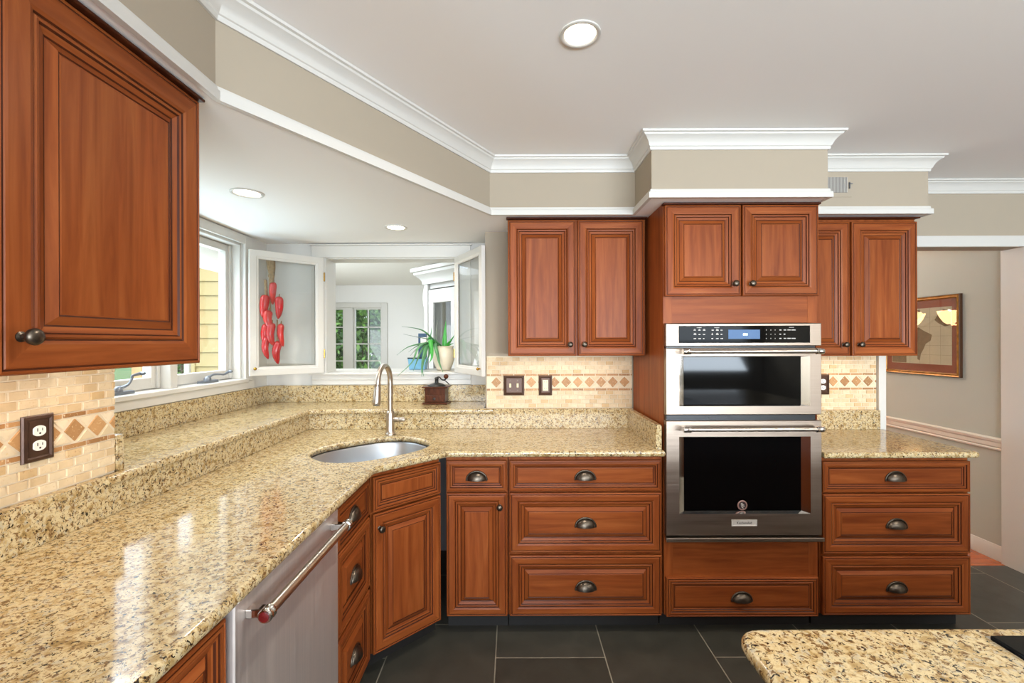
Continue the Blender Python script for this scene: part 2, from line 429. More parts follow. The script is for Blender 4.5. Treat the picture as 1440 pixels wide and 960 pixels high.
struct(boxes('wall_left', [(-1.42, -1.285, -3.9, 1.36, 0, CZ), (-1.85, -1.285, 1.36, 1.463, 0, SZ)], paint_wall))
struct(boxes('wall_bay_left', [(-1.85, BX, 1.463, 3.31, 0, 1.20), (-1.85, BX, 1.463, 1.72, 1.20, SZ), (-1.85, BX, 2.885, 3.31, 1.20, SZ), (-1.85, BX, 1.72, 2.885, 2.085, SZ)], paint_bay))
struct(boxes('wall_bay_back', [(BX, -0.165, BY, 3.31, 0, 1.225), (BX, -1.29, BY, 3.31, 1.225, SZ), (-0.37, -0.165, BY, 3.31, 1.225, SZ), (-1.29, -0.37, BY, 3.31, 2.035, SZ)], paint_bay))
struct(boxes('wall_back', [(-0.165, 2.30, 2.835, 2.95, 0, CZ), (2.30, 3.18, 2.835, 2.95, 2.03, CZ), (3.18, 4.7, 2.835, 2.95, 0, CZ), (-0.165, 0.0, 2.95, 3.31, 0, CZ)], paint_wall))
struct(boxes('wall_right', [(4.58, 4.7, -3.9, -2.5, 0, CZ), (4.58, 4.7, -0.1, 2.835, 0, CZ), (4.58, 4.7, -2.5, -0.1, 0, CZ)], paint_wall))
struct(boxes('wall_rear', [(-1.42, -1.4, -3.9, -3.78, 0, CZ), (-1.4, 4.3, -3.9, -3.78, 0, 0.9), (-1.4, 4.3, -3.9, -3.78, 2.32, CZ), (4.3, 4.7, -3.9, -3.78, 0, CZ)], paint_wall))
struct(boxes('wall_hall_right', [(3.20, 3.3, 2.95, 6.6, 0, CZ)], paint_hall))
struct(boxes('wall_hall_back', [(0.0, 3.3, 6.5, 6.6, 0, CZ)], paint_hall))
struct(boxes('wall_hall_left', [(0.10, 0.2, 3.31, 6.6, 0, CZ + 0.05), (0.0, 0.1, 2.95, 3.31, 0, CZ)], paint_hall))
struct(boxes('wall_sunroom_back', [(-2.7, -2.62, 6.5, 6.62, 0, 2.34), (-1.84, 0.0, 6.5, 6.62, 0, 2.34), (-2.62, -1.84, 6.5, 6.62, 0, 0.95), (-2.62, -1.84, 6.5, 6.62, 1.945, 2.34)], paint_sun))
struct(boxes('wall_sunroom_left', [(-2.72, -2.6, 4.75, 6.5, 0, 2.34), (-2.72, -2.6, 3.31, 4.75, 0, 0.8), (-2.72, -2.6, 3.31, 4.75, 2.1, 2.34)], paint_sun))
# dropped soffit over the wall units and the bay: greige sides, white underside
SOF = [(-0.835, -3.9), (-0.835, 1.285), (-0.118, 2.46), (0.668, 2.46), (0.668, 2.171), (1.509, 2.171), (1.509, 2.46), (2.252, 2.46), (2.252, 2.835)]
b = MB(); b.prism(SOF + [(-0.165, 2.835), (-0.165, 3.165), (-1.705, 3.165), (-1.705, 1.463), (-1.285, 1.463), (-1.285, -3.9)], SZ, CZ, 0, mbot=1)
struct(b.build('ceiling_soffit', [paint_wall, paint_ceiling]))
crown = [(0, -0.078), (0.007, -0.078), (0.009, -0.070), (0.009, -0.064), (0.013, -0.061), (0.017, -0.050), (0.024, -0.037), (0.034, -0.025), (0.044, -0.019), (0.047, -0.012), (0.056, -0.010), (0.058, -0.001), (0, -0.001)]
b = MB(); b.sweep(SOF + [(4.58, 2.835)], [(o, CZ + z) for o, z in crown]); struct(b.build('trim_1', paint_trim, smooth=25))
base_tr = [(0, SZ + 0.040), (0.006, SZ + 0.040), (0.008, SZ + 0.034), (0.008, SZ + 0.028), (0.016, SZ + 0.024), (0.016, SZ - 0.003), (0, SZ - 0.003)]
b = MB(); b.sweep(SOF, base_tr); struct(b.build('trim_2', paint_trim, smooth=25))
# doorway trim of the opening to the hall, chair rail and baseboard beyond it
struct(boxes('trim_3', [(2.253, 4.58, 2.815, 2.8345, 2.03, 2.098)], paint_trim, bevel=0.003))
struct(boxes('trim_4', [(2.268, 2.312, 2.812, 2.955, 0, 2.03)], paint_trim, bevel=0.003))
struct(boxes('trim_5', [(3.174, 3.1995, 2.82, 2.955, 0, 2.029)], paint_trim))
rail = [(0, 0.725), (0.010, 0.725), (0.012, 0.735), (0.008, 0.741), (0.014, 0.750), (0.014, 0.776), (0.022, 0.784), (0.026, 0.800), (0.010, 0.806), (0, 0.808)]
b = MB(); b.sweep([(3.20, 6.5), (3.20, 2.956)], rail); struct(b.build('trim_6', plain('taupe_white_trim', '#e2dccf', 0.4), smooth=25))
bb = [(0, 0), (0.012, 0), (0.012, 0.075), (0.008, 0.085), (0.005, 0.098), (0, 0.1)]
b = MB(); b.sweep([(3.20, 6.5), (3.20, 2.956)], bb); struct(b.build('baseboard_hall', paint_trim, smooth=25))
b = MB(); b.sweep([(3.1995, 2.834), (4.58, 2.834)], bb); struct(b.build('baseboard_back', paint_trim, smooth=25))

# ------------------------------------------------------------------ tumbled travertine backsplash
def ptile(b, pts, m, base=0.0, h=0.005, ins=0.0016):
    n = len(pts); cx = sum(p[0] for p in pts) / n; cz = sum(p[1] for p in pts) / n
    rr = min(math.hypot(p[0] - cx, p[1] - cz) for p in pts)
    k = max(0.3, 1 - ins * 1.6 / max(rr, 1e-4))
    j = lambda: random.uniform(-0.0006, 0.0006)
    lo = [(p[0] + j(), p[1] + j(), base) for p in pts]; hi = [(cx + (p[0] - cx) * k + j() * .6, cz + (p[1] - cz) * k + j() * .6, base + h) for p in pts]
    b.add(lo + hi, [list(range(n, 2 * n))] + [(i, (i + 1) % n, n + (i + 1) % n, n + i) for i in range(n)], m)
def tiles(name, u0, u1, z0, z1, to3d, phase, recess=None):
    raw = MB(); g = 0.0016; p = 0.0724; bw, bh = 0.0505, 0.0262
    def clipped(a0, a1, c0, c1, m):
        a0, a1, c0, c1 = max(a0, u0), min(a1, u1), max(c0, z0), min(c1, z1)
        if a1 - a0 > 0.004 and c1 - c0 > 0.004: ptile(raw, [(a0, c0), (a1, c0), (a1, c1), (a0, c1)], m)
    def bricks(lo, hi, up):
        r = 0; z = lo if up else hi
        while (z < hi - .002) if up else (z > lo + .002):
            za, zb = (z, z + bh) if up else (z - bh, z)
            off = (r % 2) * bw / 2 + phase; k0 = int((u0 - off) / bw) - 2
            k = k0
            while off + k * bw < u1:
                clipped(off + k * bw + g, off + (k + 1) * bw - g, max(za, lo) + g, min(zb, hi) - g, 4 if random.random() < 0.10 else 1); k += 1
            r += 1; z = zb if up else za
    bricks(z0, 1.1455, False); bricks(1.2505, z1, True)
    k = int((u0 - phase) / p) - 2
    while phase + (k - 1) * p < u1:
        c = phase + k * p
        for a, e in ((1.1460, 1.1600), (1.2370, 1.2500)): clipped(c - p / 2 + g, c + p / 2 - g, a + .0006, e - .0006, 2)
        zl, zh = 1.1615, 1.2355; zm = (zl + zh) / 2; hw = p / 2 - 0.0045; hh = (zh - zl) / 2 - 0.0035
        if c - hw > u0 and c + hw < u1: ptile(raw, [(c, zm - hh), (c + hw, zm), (c, zm + hh), (c - hw, zm)], 2)
        elif c - hw < u1 - .01 and c + hw > u1: ptile(raw, [(c - hw, zm), (c - hw + min(hw, u1 - c + hw), zm - hh * min(1, (u1 - c + hw) / hw)), (c - hw + min(hw, u1 - c + hw), zm + hh * min(1, (u1 - c + hw) / hw))], 2)
        e = 0.004
        if c > u0 and c + p < u1:
            ptile(raw, [(c + e * 1.6, zh - .0015), (c + p / 2, zm + e), (c + p - e * 1.6, zh - .0015)], 3)
            ptile(raw, [(c + e * 1.6, zl + .0015), (c + p - e * 1.6, zl + .0015), (c + p / 2, zm - e)], 3)
        else:
            for (ca, cb) in ((c, c + p),):
                if cb > u1 - .012 and ca < u1 - .012 and ca > u0:
                    w = u1 - ca; t = min(1, w / (p / 2))
                    ptile(raw, [(ca + e * 1.6, zh - .0015), (ca + min(w, p / 2), zh - .0015 - (zh - zm - e) * t), (u1, zh - .0015)], 3)
                    ptile(raw, [(ca + e * 1.6, zl + .0015), (u1, zl + .0015), (ca + min(w, p / 2), zl + .0015 + (zm - zl - e) * t)], 3)
        k += 1
    b = MB(); b.v = [to3d(*v) for v in raw.v]; b.f = raw.f; b.m = raw.m
    q = [to3d(u0, z0, 0.0015), to3d(u1, z0, 0.0015), to3d(u1, z1, 0.0015), to3d(u0, z1, 0.0015), to3d(u0, z0, -0.004), to3d(u1, z0, -0.004), to3d(u1, z1, -0.004), to3d(u0, z1, -0.004)]
    b.add(q, [(0, 1, 2, 3), (0, 4, 5, 1), (1, 5, 6, 2), (2, 6, 7, 3), (3, 7, 4, 0)], 0)
    return struct(b.build(name, TILE))
tiles('wall_tile_back', -0.158, 0.745, 1.0365, 1.3615, lambda u, z, d: (u, TY + 0.005 - d, z), 0.698 - 0.0724 * 10)
tiles('wall_tile_right', 1.52, 2.262, 1.0215, 1.3615, lambda u, z, d: (u, TY + 0.005 - d, z), 1.994)
tiles('wall_tile_left', -0.2, 1.462, 1.0365, 1.40, lambda u, z, d: (TX - 0.005 + d, u, z), 1.401)

# ------------------------------------------------------------------ bay window (left)
w1 = struct(empty('window_1', (BX, 2.3, 1.22)))
def rel(b, o):
    L = o.location; b.v = [(x - L.x, y - L.y, z - L.z) for x, y, z in b.v]; return b
b = MB(); X0, X1 = BX, BX + 0.018
for y0, y1, z0, z1 in ((1.61, 1.70, 1.206, 2.13), (2.885, 2.955, 1.206, 2.13), (1.7005, 2.8845, 2.075, 2.13)): b.box(X0, X1, y0, y1, z0, z1)
b.box(X0, X1 + 0.010, 1.60, 2.965, 1.156, 1.205)
rel(b, w1).build('casing', paint_trim, w1, bevel=0.003)
b = MB()
for y0, y1, z0, z1 in ((1.715, 1.735, 1.22, 2.08), (2.87, 2.89, 1.22, 2.08), (2.285, 2.335, 1.22, 2.08), (1.72, 2.885, 2.062, 2.085)): b.box(BX - 0.13, BX - 0.01, y0, y1, z0, z1)
b.box(BX - 0.15, BX + 0.035, 1.70, 2.895, 1.198, 1.222)
rel(b, w1).build('window_frame', paint_trim, w1, bevel=0.004)
for y0, y1 in ((1.737, 2.284), (2.336, 2.869)):
    s = MB(); t = 0.042; xa, xb = BX - 0.118, BX - 0.072; z0, z1 = 1.226, 2.060
    for q in ((y0, y0 + t, z0, z1), (y1 - t, y1, z0, z1), (y0 + t, y1 - t, z0, z0 + t + .012), (y0 + t, y1 - t, z1 - t, z1)): s.box(xa, xb, *q)
    s.box(xb - .001, xb + .012, y0, y0 + .018, z0, z1); s.box(xb - .001, xb + .012, y1 - .018, y1, z0, z1)
    so = rel(s, w1).build('window_sash', paint_trim, w1, bevel=0.003)
    g = MB(); g.box(xa + .018, xa + .022, y0 + t, y1 - t, z0 + t + .012, z1 - t); rel(g, w1).build('window_pane', pane_glass, so)
    c = MB(); ym = (y0 + y1) / 2; up = y0 < 2
    c.prism([(BX - .045, ym - .075), (BX - .012, ym - .07), (BX - .012, ym + .06), (BX - .045, ym + .075)], 1.222, 1.236)
    c.lathe([(.020, 0), (.018, .014), (.010, .022), (0, .024)], (BX - .03, ym - .01, 1.236), 14)
    if up: pts = [(BX - .03, ym - .01, 1.250), (BX - .02, ym + .03, 1.262), (BX - .012, ym + .045, 1.290), (BX - .012, ym + .048, 1.302), (BX - .010, ym + .09, 1.310)]
    else: pts = [(BX - .03, ym - .01, 1.250), (BX - .022, ym + .03, 1.266), (BX - .014, ym + .08, 1.264), (BX - .010, ym + .11, 1.262), (BX - .008, ym + .15, 1.276)]
    pp = smooth_path(pts, 5); c.tube(pp, [.009 - .004 * abs(sin(pi * i / len(pp))) for i in range(len(pp))], 8)
    c.lathe([(0, 0), (.008, .002), (.009, .01), (.006, .02), (0, .022)], pts[-1], 10, axis='x')
    rel(c, w1).build('window_crank', crank_grey, w1, smooth=40)

# ------------------------------------------------------------------ pass-through to the sunroom with its two glazed doors
w2 = struct(empty('window_2', (-0.83, BY, 1.24)))
b = MB(); yf = BY - 0.018
for x0, x1, z0, z1 in ((-1.385, -1.285, 1.233, 2.034), (-0.375, -0.285, 1.233, 2.034)): b.box(x0, x1, yf, BY, z0, z1)
b.box(-1.385, -0.285, yf - .004, BY, 2.035, 2.118); b.box(-1.395, -0.275, yf - .012, BY, 2.1185, 2.128)
b.box(-1.385, -0.285, yf, BY, 1.156, 1.232); b.box(-1.384, -0.286, yf - .006, yf, 1.190, 1.200)
rel(b, w2).build('casing', paint_trim, w2, bevel=0.003)
b = MB(); b.box(-1.40, -0.27, yf - .022, 3.60, 1.226, 1.242); rel(b, w2).build('sill', paint_trim, w2, bevel=0.004)
b = MB(); b.box(-1.30, -1.285, BY, 3.32, 1.242, 2.035); b.box(-0.375, -0.36, BY, 3.32, 1.242, 2.035); b.box(-1.30, -0.36, BY, 3.32, 2.028, 2.036)
rel(b, w2).build('jamb', paint_trim, w2)

def glass_door(label, hinge, free, knob_end_front):
    dx, dy = free[0] - hinge[0], free[1] - hinge[1]; w = math.hypot(dx, dy); a = math.atan2(dy, dx)
    r = thing('glass_door', label, 'glass door', (hinge[0], hinge[1], 1.243), a, 'glazed doors of the pass-through')
    s = -1 if knob_end_front < 0 else 1
    h = 0.785; t = 0.055
    def ring(sign, y):
        rs = [(0, w, 0, h, 0), (0, w, 0, h, y * .9, 0), (.003, w - .003, .003, h - .003, y, 0), (t - .018, w - t + .018, t - .018, h - t + .018, y, 0), (t - .015, w - t + .015, t - .015, h - t + .015, y * .8, 0),
              (t - .004, w - t + .004, t - .004, h - t + .004, y * .65, 0), (t, w - t, t, h - t, y * .25, 0)]
        return rs
    b = MB(); b.rects(ring(1, -0.012), back=False); b.rects(ring(1, 0.012), back=False)
    b.build('door_frame', paint_trim, r)
    g = MB(); g.box(t - .004, w - t + .004, -.002, .002, t - .004, h - t + .004); g.build('door_pane', door_glass, r)
    k = MB(); k.lathe([(.006, .011), (.005, .020), (.009, .024), (.010, .030), (.006, .035), (0, .036)], (w - .026, 0, .045), 14, axis='-y')
    if s > 0: k.v = [(x, -y, z) for x, y, z in k.v]
    k.build('knob', brass, r, smooth=50)
    hb = MB()
    for z in (.10, h - .16): hb.lathe([(.005, 0), (.005, .06)], (-.003, s * .012, z), 8)
    hb.build('hinge', brass, r, smooth=50)
    return r
gdl = glass_door('white glazed cabinet door standing open in front of the red chilies', (-1.297, 3.128), (-1.626, 2.815), 1)
gdr = glass_door('white glazed cabinet door standing open beside the potted aloe', (-0.385, 3.128), (-0.170, 2.722), -1)

# ------------------------------------------------------------------ sunroom seen through the pass-through
w3 = struct(empty('window_3', (-2.23, 6.5, 1.4)))
b = MB(); y0, y1 = 6.478, 6.5
for q in ((-2.70, -2.62, 0.87, 2.01), (-1.86, -1.775, 0.87, 2.01), (-2.62, -1.86, 1.94, 2.01), (-2.62, -1.86, 0.87, 0.95)): b.box(q[0], q[1], y0, y1, q[2], q[3])
b.box(-2.40, -2.27, y0 + .01, 6.56, .95, 1.94)
rel(b, w3).build('casing', paint_trim, w3, bevel=.003)
for xa, xb, nx in ((-2.62, -2.40, 1), (-2.27, -1.86, 2)):
    s = MB(); t = .025
    for q in ((xa, xa + t, .95, 1.945), (xb - t, xb, .95, 1.945), (xa + t, xb - t, 1.915, 1.945), (xa + t, xb - t, .95, .985)): s.box(q[0], q[1], 6.53, 6.56, q[2], q[3])
    for i in range(1, nx): xm = xa + t + (xb - xa - 2 * t) * i / nx; s.box(xm - .008, xm + .008, 6.535, 6.555, .985, 1.915)
    for zz in (1.664, 1.424, 1.180): s.box(xa + t, xb - t, 6.535, 6.555, zz - .008, zz + .008)
    so = rel(s, w3).build('window_sash', paint_trim, w3)
    g = MB(); g.box(xa + t, xb - t, 6.543, 6.547, .985, 1.915); rel(g, w3).build('window_pane', pane_glass, so)
# white corner cabinet with a moulded cornice, turned 45 degrees
cab_grey = plain('corner_cabinet_paint', '#b3b0aa', .5)
cc = thing('corner_cabinet', 'white corner cabinet with moulded cornice beyond the pass-through', 'cabinet', (-0.891, 4.62, 0), radians(-45))
b = MB(); W = .96
for q in ((0, .06, 0, .30, 0, 2.10), (W - .06, W, 0, .30, 0, 2.10), (.06, W - .06, 0.03, .30, 1.985, 2.10), (.06, W - .06, .28, .30, 0, 1.985), (.06, W - .06, 0.02, .30, 0, .12)): b.box(*q)
b.build('carcass', cab_grey, cc, bevel=.003)
corn = [(0, 2.03), (.012, 2.03), (.016, 2.06), (.03, 2.085), (.055, 2.11), (.075, 2.125), (.08, 2.15), (.10, 2.155), (.10, 2.19), (0, 2.19)]
b = MB(); b.sweep([(W, .30), (W, 0), (0, 0), (0, .30)][::-1] if False else [(0, .30), (0, 0), (W, 0), (W, .30)], corn); b.prism([(0, 0), (W, 0), (W, .3), (0, .3)], 2.10, 2.185)
b.build('cornice', cab_grey, cc, smooth=25)
b = MB(); b.tube(smooth_path([(-.01, .03, 2.0), (-.03, .03, 1.93), (-.028, .03, 1.85), (-.006, .03, 1.80)], 5), .022, 8); b.build('corbel', cab_grey, cc, smooth=50)
df = MB(); df.rects([(.07, .52, .13, 1.97, .03), (.07, .52, .13, 1.97, .006, 0), (.073, .517, .133, 1.967, .003, 0), (.15, .44, .20, 1.84, .003, 0), (.155, .435, .205, 1.835, .018, 0)], back=False)
d_ = df.build('door', cab_grey, cc)
g = MB(); g.box(.15, .44, .018, .022, .20, 1.84); g.build('door_pane', door_glass, d_)
df = MB(); df.rects([(.53, .93, .13, 1.97, .03), (.53, .93, .13, 1.97, .006, 0), (.533, .927, .133, 1.967, .003, 0), (.61, .85, .20, 1.84, .003, 0), (.615, .845, .205, 1.835, .018, 0)], back=False)
d_ = df.build('door', cab_grey, cc)
g = MB(); g.box(.61, .85, .018, .022, .20, 1.84); g.build('door_pane', door_glass, d_)

# ------------------------------------------------------------------ outdoors
struct(boxes('ground', [(-60, 12, 6.7, 60, -0.5, -0.3), (-60, -2.75, -4, 6.7, -0.5, -0.3)], grass_m))
sd = thing('house_wing', 'yellow clapboard house wing outside the bay window', 'building', (-2.76, 4.82, -0.3))
b = MB(); n = 34
for i in range(n):
    z0 = i * .150; b.add([(-.58, -.022, z0), (-.02, -.022, z0), (-.02, -.006, z0 + .152), (-.58, -.006, z0 + .152), (-.58, 0, z0), (-.02, 0, z0)], [(0, 1, 2, 3), (0, 4, 5, 1)])
b.box(-.58, -.02, 0, .12, 0, 5.1)
b.build('siding', siding_m, sd)
boxes('corner_board', [(-.62, -.58, -.03, .12, 0, 5.1)], siding_m, sd); boxes('corner_board', [(-.02, .05, -.03, .12, 0, 5.1)], siding_m, sd)
pale_panel = plain('pale_grey_panel', '#c9cdc8', .6)
for (x, y, ww, mt, lab) in ((-4.08, 5.0, .115, tan_post, 'tan wooden porch post on the lawn seen by the window crank'), (-3.70, 5.2, .062, paint_trim, 'thin white porch post beside the bush outside the bay window'), (-3.62, 5.25, .045, tan_post, 'thin tan post beside the yellow siding'), (-4.68, 6.0, .17, pale_panel, 'broad pale grey post outside the bay window')):
    p = thing('porch_post', lab, 'post', (x, y, -0.3))
    boxes('shaft', [(-ww / 2, ww / 2, -ww / 2, ww / 2, .06, 2.6)], mt, p, bevel=.008); boxes('foot', [(-ww * .7, ww * .7, -ww * .7, ww * .7, 0, .07)], mt, p, bevel=.005)
def bush(label, loc, rx, ry, h, n, mt, ls=.09, name='shrub', group=None):
    r = thing(name, label, 'shrub', loc, 0, group); b = MB(); rnd = random.Random(int(loc[0] * 100 + loc[1] * 10))
    for i in range(n):
        th = rnd.uniform(0, 2 * pi); u = rnd.uniform(0, 1); rr = rnd.uniform(.55, 1.0)
        x = rx * rr * cos(th) * sin(pi * (.12 + .8 * u)) ; y = ry * rr * sin(th) * sin(pi * (.12 + .8 * u)); z = h * u
        c = Vector((x, y, z + .05)); d = Vector((rnd.uniform(-1, 1), rnd.uniform(-1, 1), rnd.uniform(-.6, 1))).normalized(); s = d.cross(Vector((rnd.uniform(-1, 1), rnd.uniform(-1, 1), rnd.uniform(-1, 1)))).normalized()
        l = ls * rnd.uniform(.7, 1.4)
        b.add([c, c + d * l * .5 + s * l * .22, c + d * l, c + d * l * .5 - s * l * .22], [(0, 1, 2, 3)])
    b.build('foliage', mt, r)
    t = MB()
    for k in range(5):
        a = k * 1.26; t.tube(smooth_path([(0, 0, 0), (rx * .2 * cos(a), ry * .2 * sin(a), h * .4), (rx * .5 * cos(a), ry * .5 * sin(a), h * .85)], 4), .016, 6)
    t.build('stem', bark_m, r, smooth=50)
    return r
bush('tall bright green shrub outside the sunroom window', (-2.75, 8.3, -.3), .70, .45, 2.7, 5200, bush_leaf, .13)
bush('dark green shrub behind the lower ones outside the sunroom window', (-2.9, 11.2, -.3), 2.0, .6, 4.2, 7500, bush_dark, .20)
bush('light green bush at the mullion of the sunroom window', (-3.75, 9.5, -.3), .75, .55, 2.8, 4200, bush_leaf, .13)
bush('dark bush seen low through the bay window', (-4.33, 6.0, -.3), .13, .13, 1.72, 900, bush_leaf, .06)
nh = thing('house', 'red brick house with white window far beyond the sunroom', 'building', (-2.6, 13.5, -.3))
m_, nt_, bs_ = new_mat('red_brick'); bk_ = nt_.nodes.new('ShaderNodeTexBrick'); nt_.links.new(coords(nt_, jitter=False), bk_.inputs['Vector'])
bk_.inputs['Scale'].default_value = 4; bk_.inputs['Color1'].default_value = srgb('#b4533f'); bk_.inputs['Color2'].default_value = srgb('#c96a54'); bk_.inputs['Mortar'].default_value = srgb('#d9b9a8'); nt_.links.new(bk_.outputs[0], bs_.inputs['Base Color'])
boxes('wall', [(-1.5, 1.8, 0, 2, 0, 2.6)], m_, nh)
b = MB(); b.add([(-1.7, -.2, 2.6), (2, -.2, 2.6), (2, 2.2, 2.6), (-1.7, 2.2, 2.6), (-1.7, 1, 3.6), (2, 1, 3.6)], [(0, 1, 5, 4), (2, 3, 4, 5), (1, 2, 5), (3, 0, 4), (0, 3, 2, 1)]); b.build('roof', plain('roof_shingle', '#6b5a52', .8), nh)
wf = boxes('window', [(-1.25, -1.17, -.05, 0, .6, 1.65), (-.55, -.47, -.05, 0, .6, 1.65), (-1.17, -.55, -.05, 0, .6, .68), (-1.17, -.55, -.05, 0, 1.57, 1.65), (-.88, -.84, -.05, 0, .68, 1.57), (-1.17, -.55, -.05, 0, 1.1, 1.14)], paint_trim, nh)
boxes('pane', [(-1.17, -.55, -.03, -.02, .68, 1.57)], plain('house_window_glass', '#b9c9cf', .1), wf)

# ------------------------------------------------------------------ cabinet parts
def inset_rects(x0, x1, z0, z1, prof, y):
    out = []
    for p in prof:
        i, d = p[0], p[1]; mt = {'w': (0, 1), 'g': (2, 2)}[p[2] if len(p) > 2 else 'w']
        out.append((x0 + i, x1 - i, z0 + i, z1 - i, y + d, mt))
    return out
def P_frame(f):
    return [(0, .021), (0, .004), (.0025, .0008), (.006, 0), (.0078, .0022), (.0108, .0024, 'g'), (.0125, .0006), (.017, 0), (f - .026, .0006), (f - .019, .0030), (f - .0155, .0062, 'g'), (f - .012, .0036), (f - .007, .0046), (f - .0035, .0088, 'g'), (f, .010)]
def P_raised(f):
    return [(f, .010), (f + .008, .0125), (f + .0115, .0142, 'g'), (f + .028, .0038), (f + .0312, .0052, 'g'), (f + .034, .0040)]
def P_flat(f):
    return [(f, .010), (f + .004, .0105, 'g'), (f + .008, .009)]
KNOB = None; PULL = None
def knob_mesh():
    b = MB(); b.lathe([(.0095, 0), (.0095, .002), (.0055, .004), (.005, .012), (.010, .016), (.0145, .021), (.0155, .026), (.013, .031), (.007, .0335), (0, .034)], (0, 0, 0), 18, axis='-y')
    return b.mesh('knob', bronze, 50)
def pull_mesh():
    b = MB(); a, bz, d = .047, .040, .027; nt_, nf = 22, 8; vs = []
    for off in (0, .0028):
        for i in range(nt_ + 1):
            th = pi * i / nt_
            for j in range(nf + 1):
                ph = pi / 2 * j / nf
                vs.append(((a - off) * cos(th), -(d - off) * sin(th) * sin(ph) - (.001 if off == 0 else 0), (bz - off) * sin(th) * cos(ph)))
    fs = []; st = nf + 1; B = (nt_ + 1) * st
    for i in range(nt_):
        for j in range(nf):
            q = (i * st + j, (i + 1) * st + j, (i + 1) * st + j + 1, i * st + j + 1)
            fs.append(q); fs.append(tuple(B + k for k in q[::-1]))
        fs.append((i * st + nf, (i + 1) * st + nf, B + (i + 1) * st + nf, B + i * st + nf))
    b.add(vs, fs)
    pth = [((a + .0035) * cos(pi * i / 24), -.0025, (bz + .0035) * sin(pi * i / 24)) for i in range(25)]
    b.tube(pth, .0042, 8)
    b.lathe([(.004, 0), (.0055, .004), (0, .006)], (-a - .002, 0, .001), 8, axis='-y'); b.lathe([(.004, 0), (.0055, .004), (0, .006)], (a + .002, 0, .001), 8, axis='-y')
    me = b.mesh('cup_pull', bronze, 60); me.transform(Matrix.Translation((0, 0, -.018))); return me
KNOB, PULL = knob_mesh(), pull_mesh()
def front(kind, parent, x0, x1, z0, z1, raised=True, f=None, knob=None, pull=None, y=0.0, name=None):
    w, h = x1 - x0, z1 - z0
    f = f or min(.064, w * .2, h * .27)
    b = MB(); rs = inset_rects(x0, x1, z0, z1, P_frame(f), y); rs[0] = rs[0][:5]; b.rects(rs, back=True)
    o = b.build(name or kind, WOOD, parent)
    pr = P_raised(f) if raised else P_flat(f)
    b = MB(); rs = inset_rects(x0, x1, z0, z1, pr, y); b.rects(rs, cap=(0 if kind == 'door' else 1), back=False)
    b.build('raised_panel' if raised else 'flat_panel', WOOD, o)
    if knob: put('knob', KNOB, o, (knob[0], y, knob[1]))
    if pull: put('cup_pull', PULL, o, (pull[0], y + (.0040 if raised else .009) , pull[1]))
    return o

def base_unit(name, label, x, y, rotz, w, fronts, depth=.53, group=None, top=.884, ends=(0, 0), cat='cabinet'):
    r = thing(name, label, cat, (x, y, 0), rotz, group)
    b = MB(); yb = .0225
    b.box(.001, w - .001, yb, yb + .018, .094, top); b.box(.001, .018, yb + .018, depth, .094, top); b.box(w - .018, w - .001, yb + .018, depth, .094, top)
    b.box(.018, w - .018, yb + .018, depth, .094, .112); b.box(.018, w - .018, depth - .012, depth, .112, top)
    b.build('carcass', [wood_v], r)
    t = MB(); t.box(.001, w - .001, .085, .10, 0, .0935); t.build('toe_kick', toe_black, r)
    for k in fronts: front(parent=r, **k)
    return r
TOPZ, B1, T2, B2, T3, B3 = .8640, .712, .7030, .4090, .3940, .0960
def three(w, dz=0.0, m=.0065):
    c = w / 2; out = []
    for t, bo, rz, fr in ((TOPZ, B1, False, .034), (T2, B2, True, .062), (T3, B3, True, .062)):
        out.append(dict(kind='drawer', x0=m, x1=w - m, z0=bo + (dz if bo > .1 else 0), z1=t + dz, raised=rz, f=fr, pull=(c, (t + bo) / 2 + dz - .001)))
    return out
wide = three(.762)
base_unit('drawer_cabinet', 'wide cherry drawer cabinet with three cup pulls beside the double oven, under the sink counter', -.0205, 2.245, 0, .766, wide, group=None, cat='cabinet')
base_unit('base_cabinet', 'narrow cherry base cabinet with one small drawer above one door', -.331, 2.245, 0, .308,
          [dict(kind='drawer', x0=.005, x1=.303, z0=B1, z1=TOPZ, raised=False, f=.034, pull=(.154, .785)),
           dict(kind='door', x0=.005, x1=.303, z0=B3, z1=T2, raised=True, f=.060, knob=(.268, .640))])
base_unit('drawer_cabinet', 'cherry drawer cabinet under the short counter by the hall opening', 1.526, 2.245, 0, .742, three(.742, -.010), top=.872)
db = three(.366); 
for q in db: q['f'] = .034 if q['z0'] > .7 else .058
base_unit('drawer_cabinet', 'slim cherry drawer stack between the dishwasher and the corner sink cabinet', -.61, 1.587, radians(90), .366, db, depth=.55)
# corner sink cabinet: an angled front with a false drawer panel and one door
cr = thing('sink_cabinet', 'angled cherry corner cabinet under the sink, with one knobbed door', 'cabinet', (-.606, 1.962, 0), radians(45))
b = MB(); b.box(.004, .368, .0225, .042, .094, .884); b.box(.004, .018, .042, .30, .094, .60); b.box(.354, .368, .042, .30, .094, .60); b.build('carcass', [wood_v], cr)
b = MB(); b.box(-.02, .39, .085, .10, 0, .0935); b.build('toe_kick', toe_black, cr)
front('door', cr, .008, .364, B1, TOPZ, raised=False, f=.040, name='false_drawer_front')
front('door', cr, .008, .364, B3, T2, raised=True, f=.066, knob=(.036, .640))
base_unit('base_cabinet', 'cherry base cabinet left of the dishwasher, mostly hidden by the counter', -.61, .475, radians(90), .502,
          [dict(kind='drawer', x0=.006, x1=.496, z0=B1, z1=TOPZ, raised=True, f=.036, pull=(.16, .785)), dict(kind='door', x0=.006, x1=.496, z0=B3, z1=T2, raised=True, f=.064, knob=(.46, .64))], depth=.55)

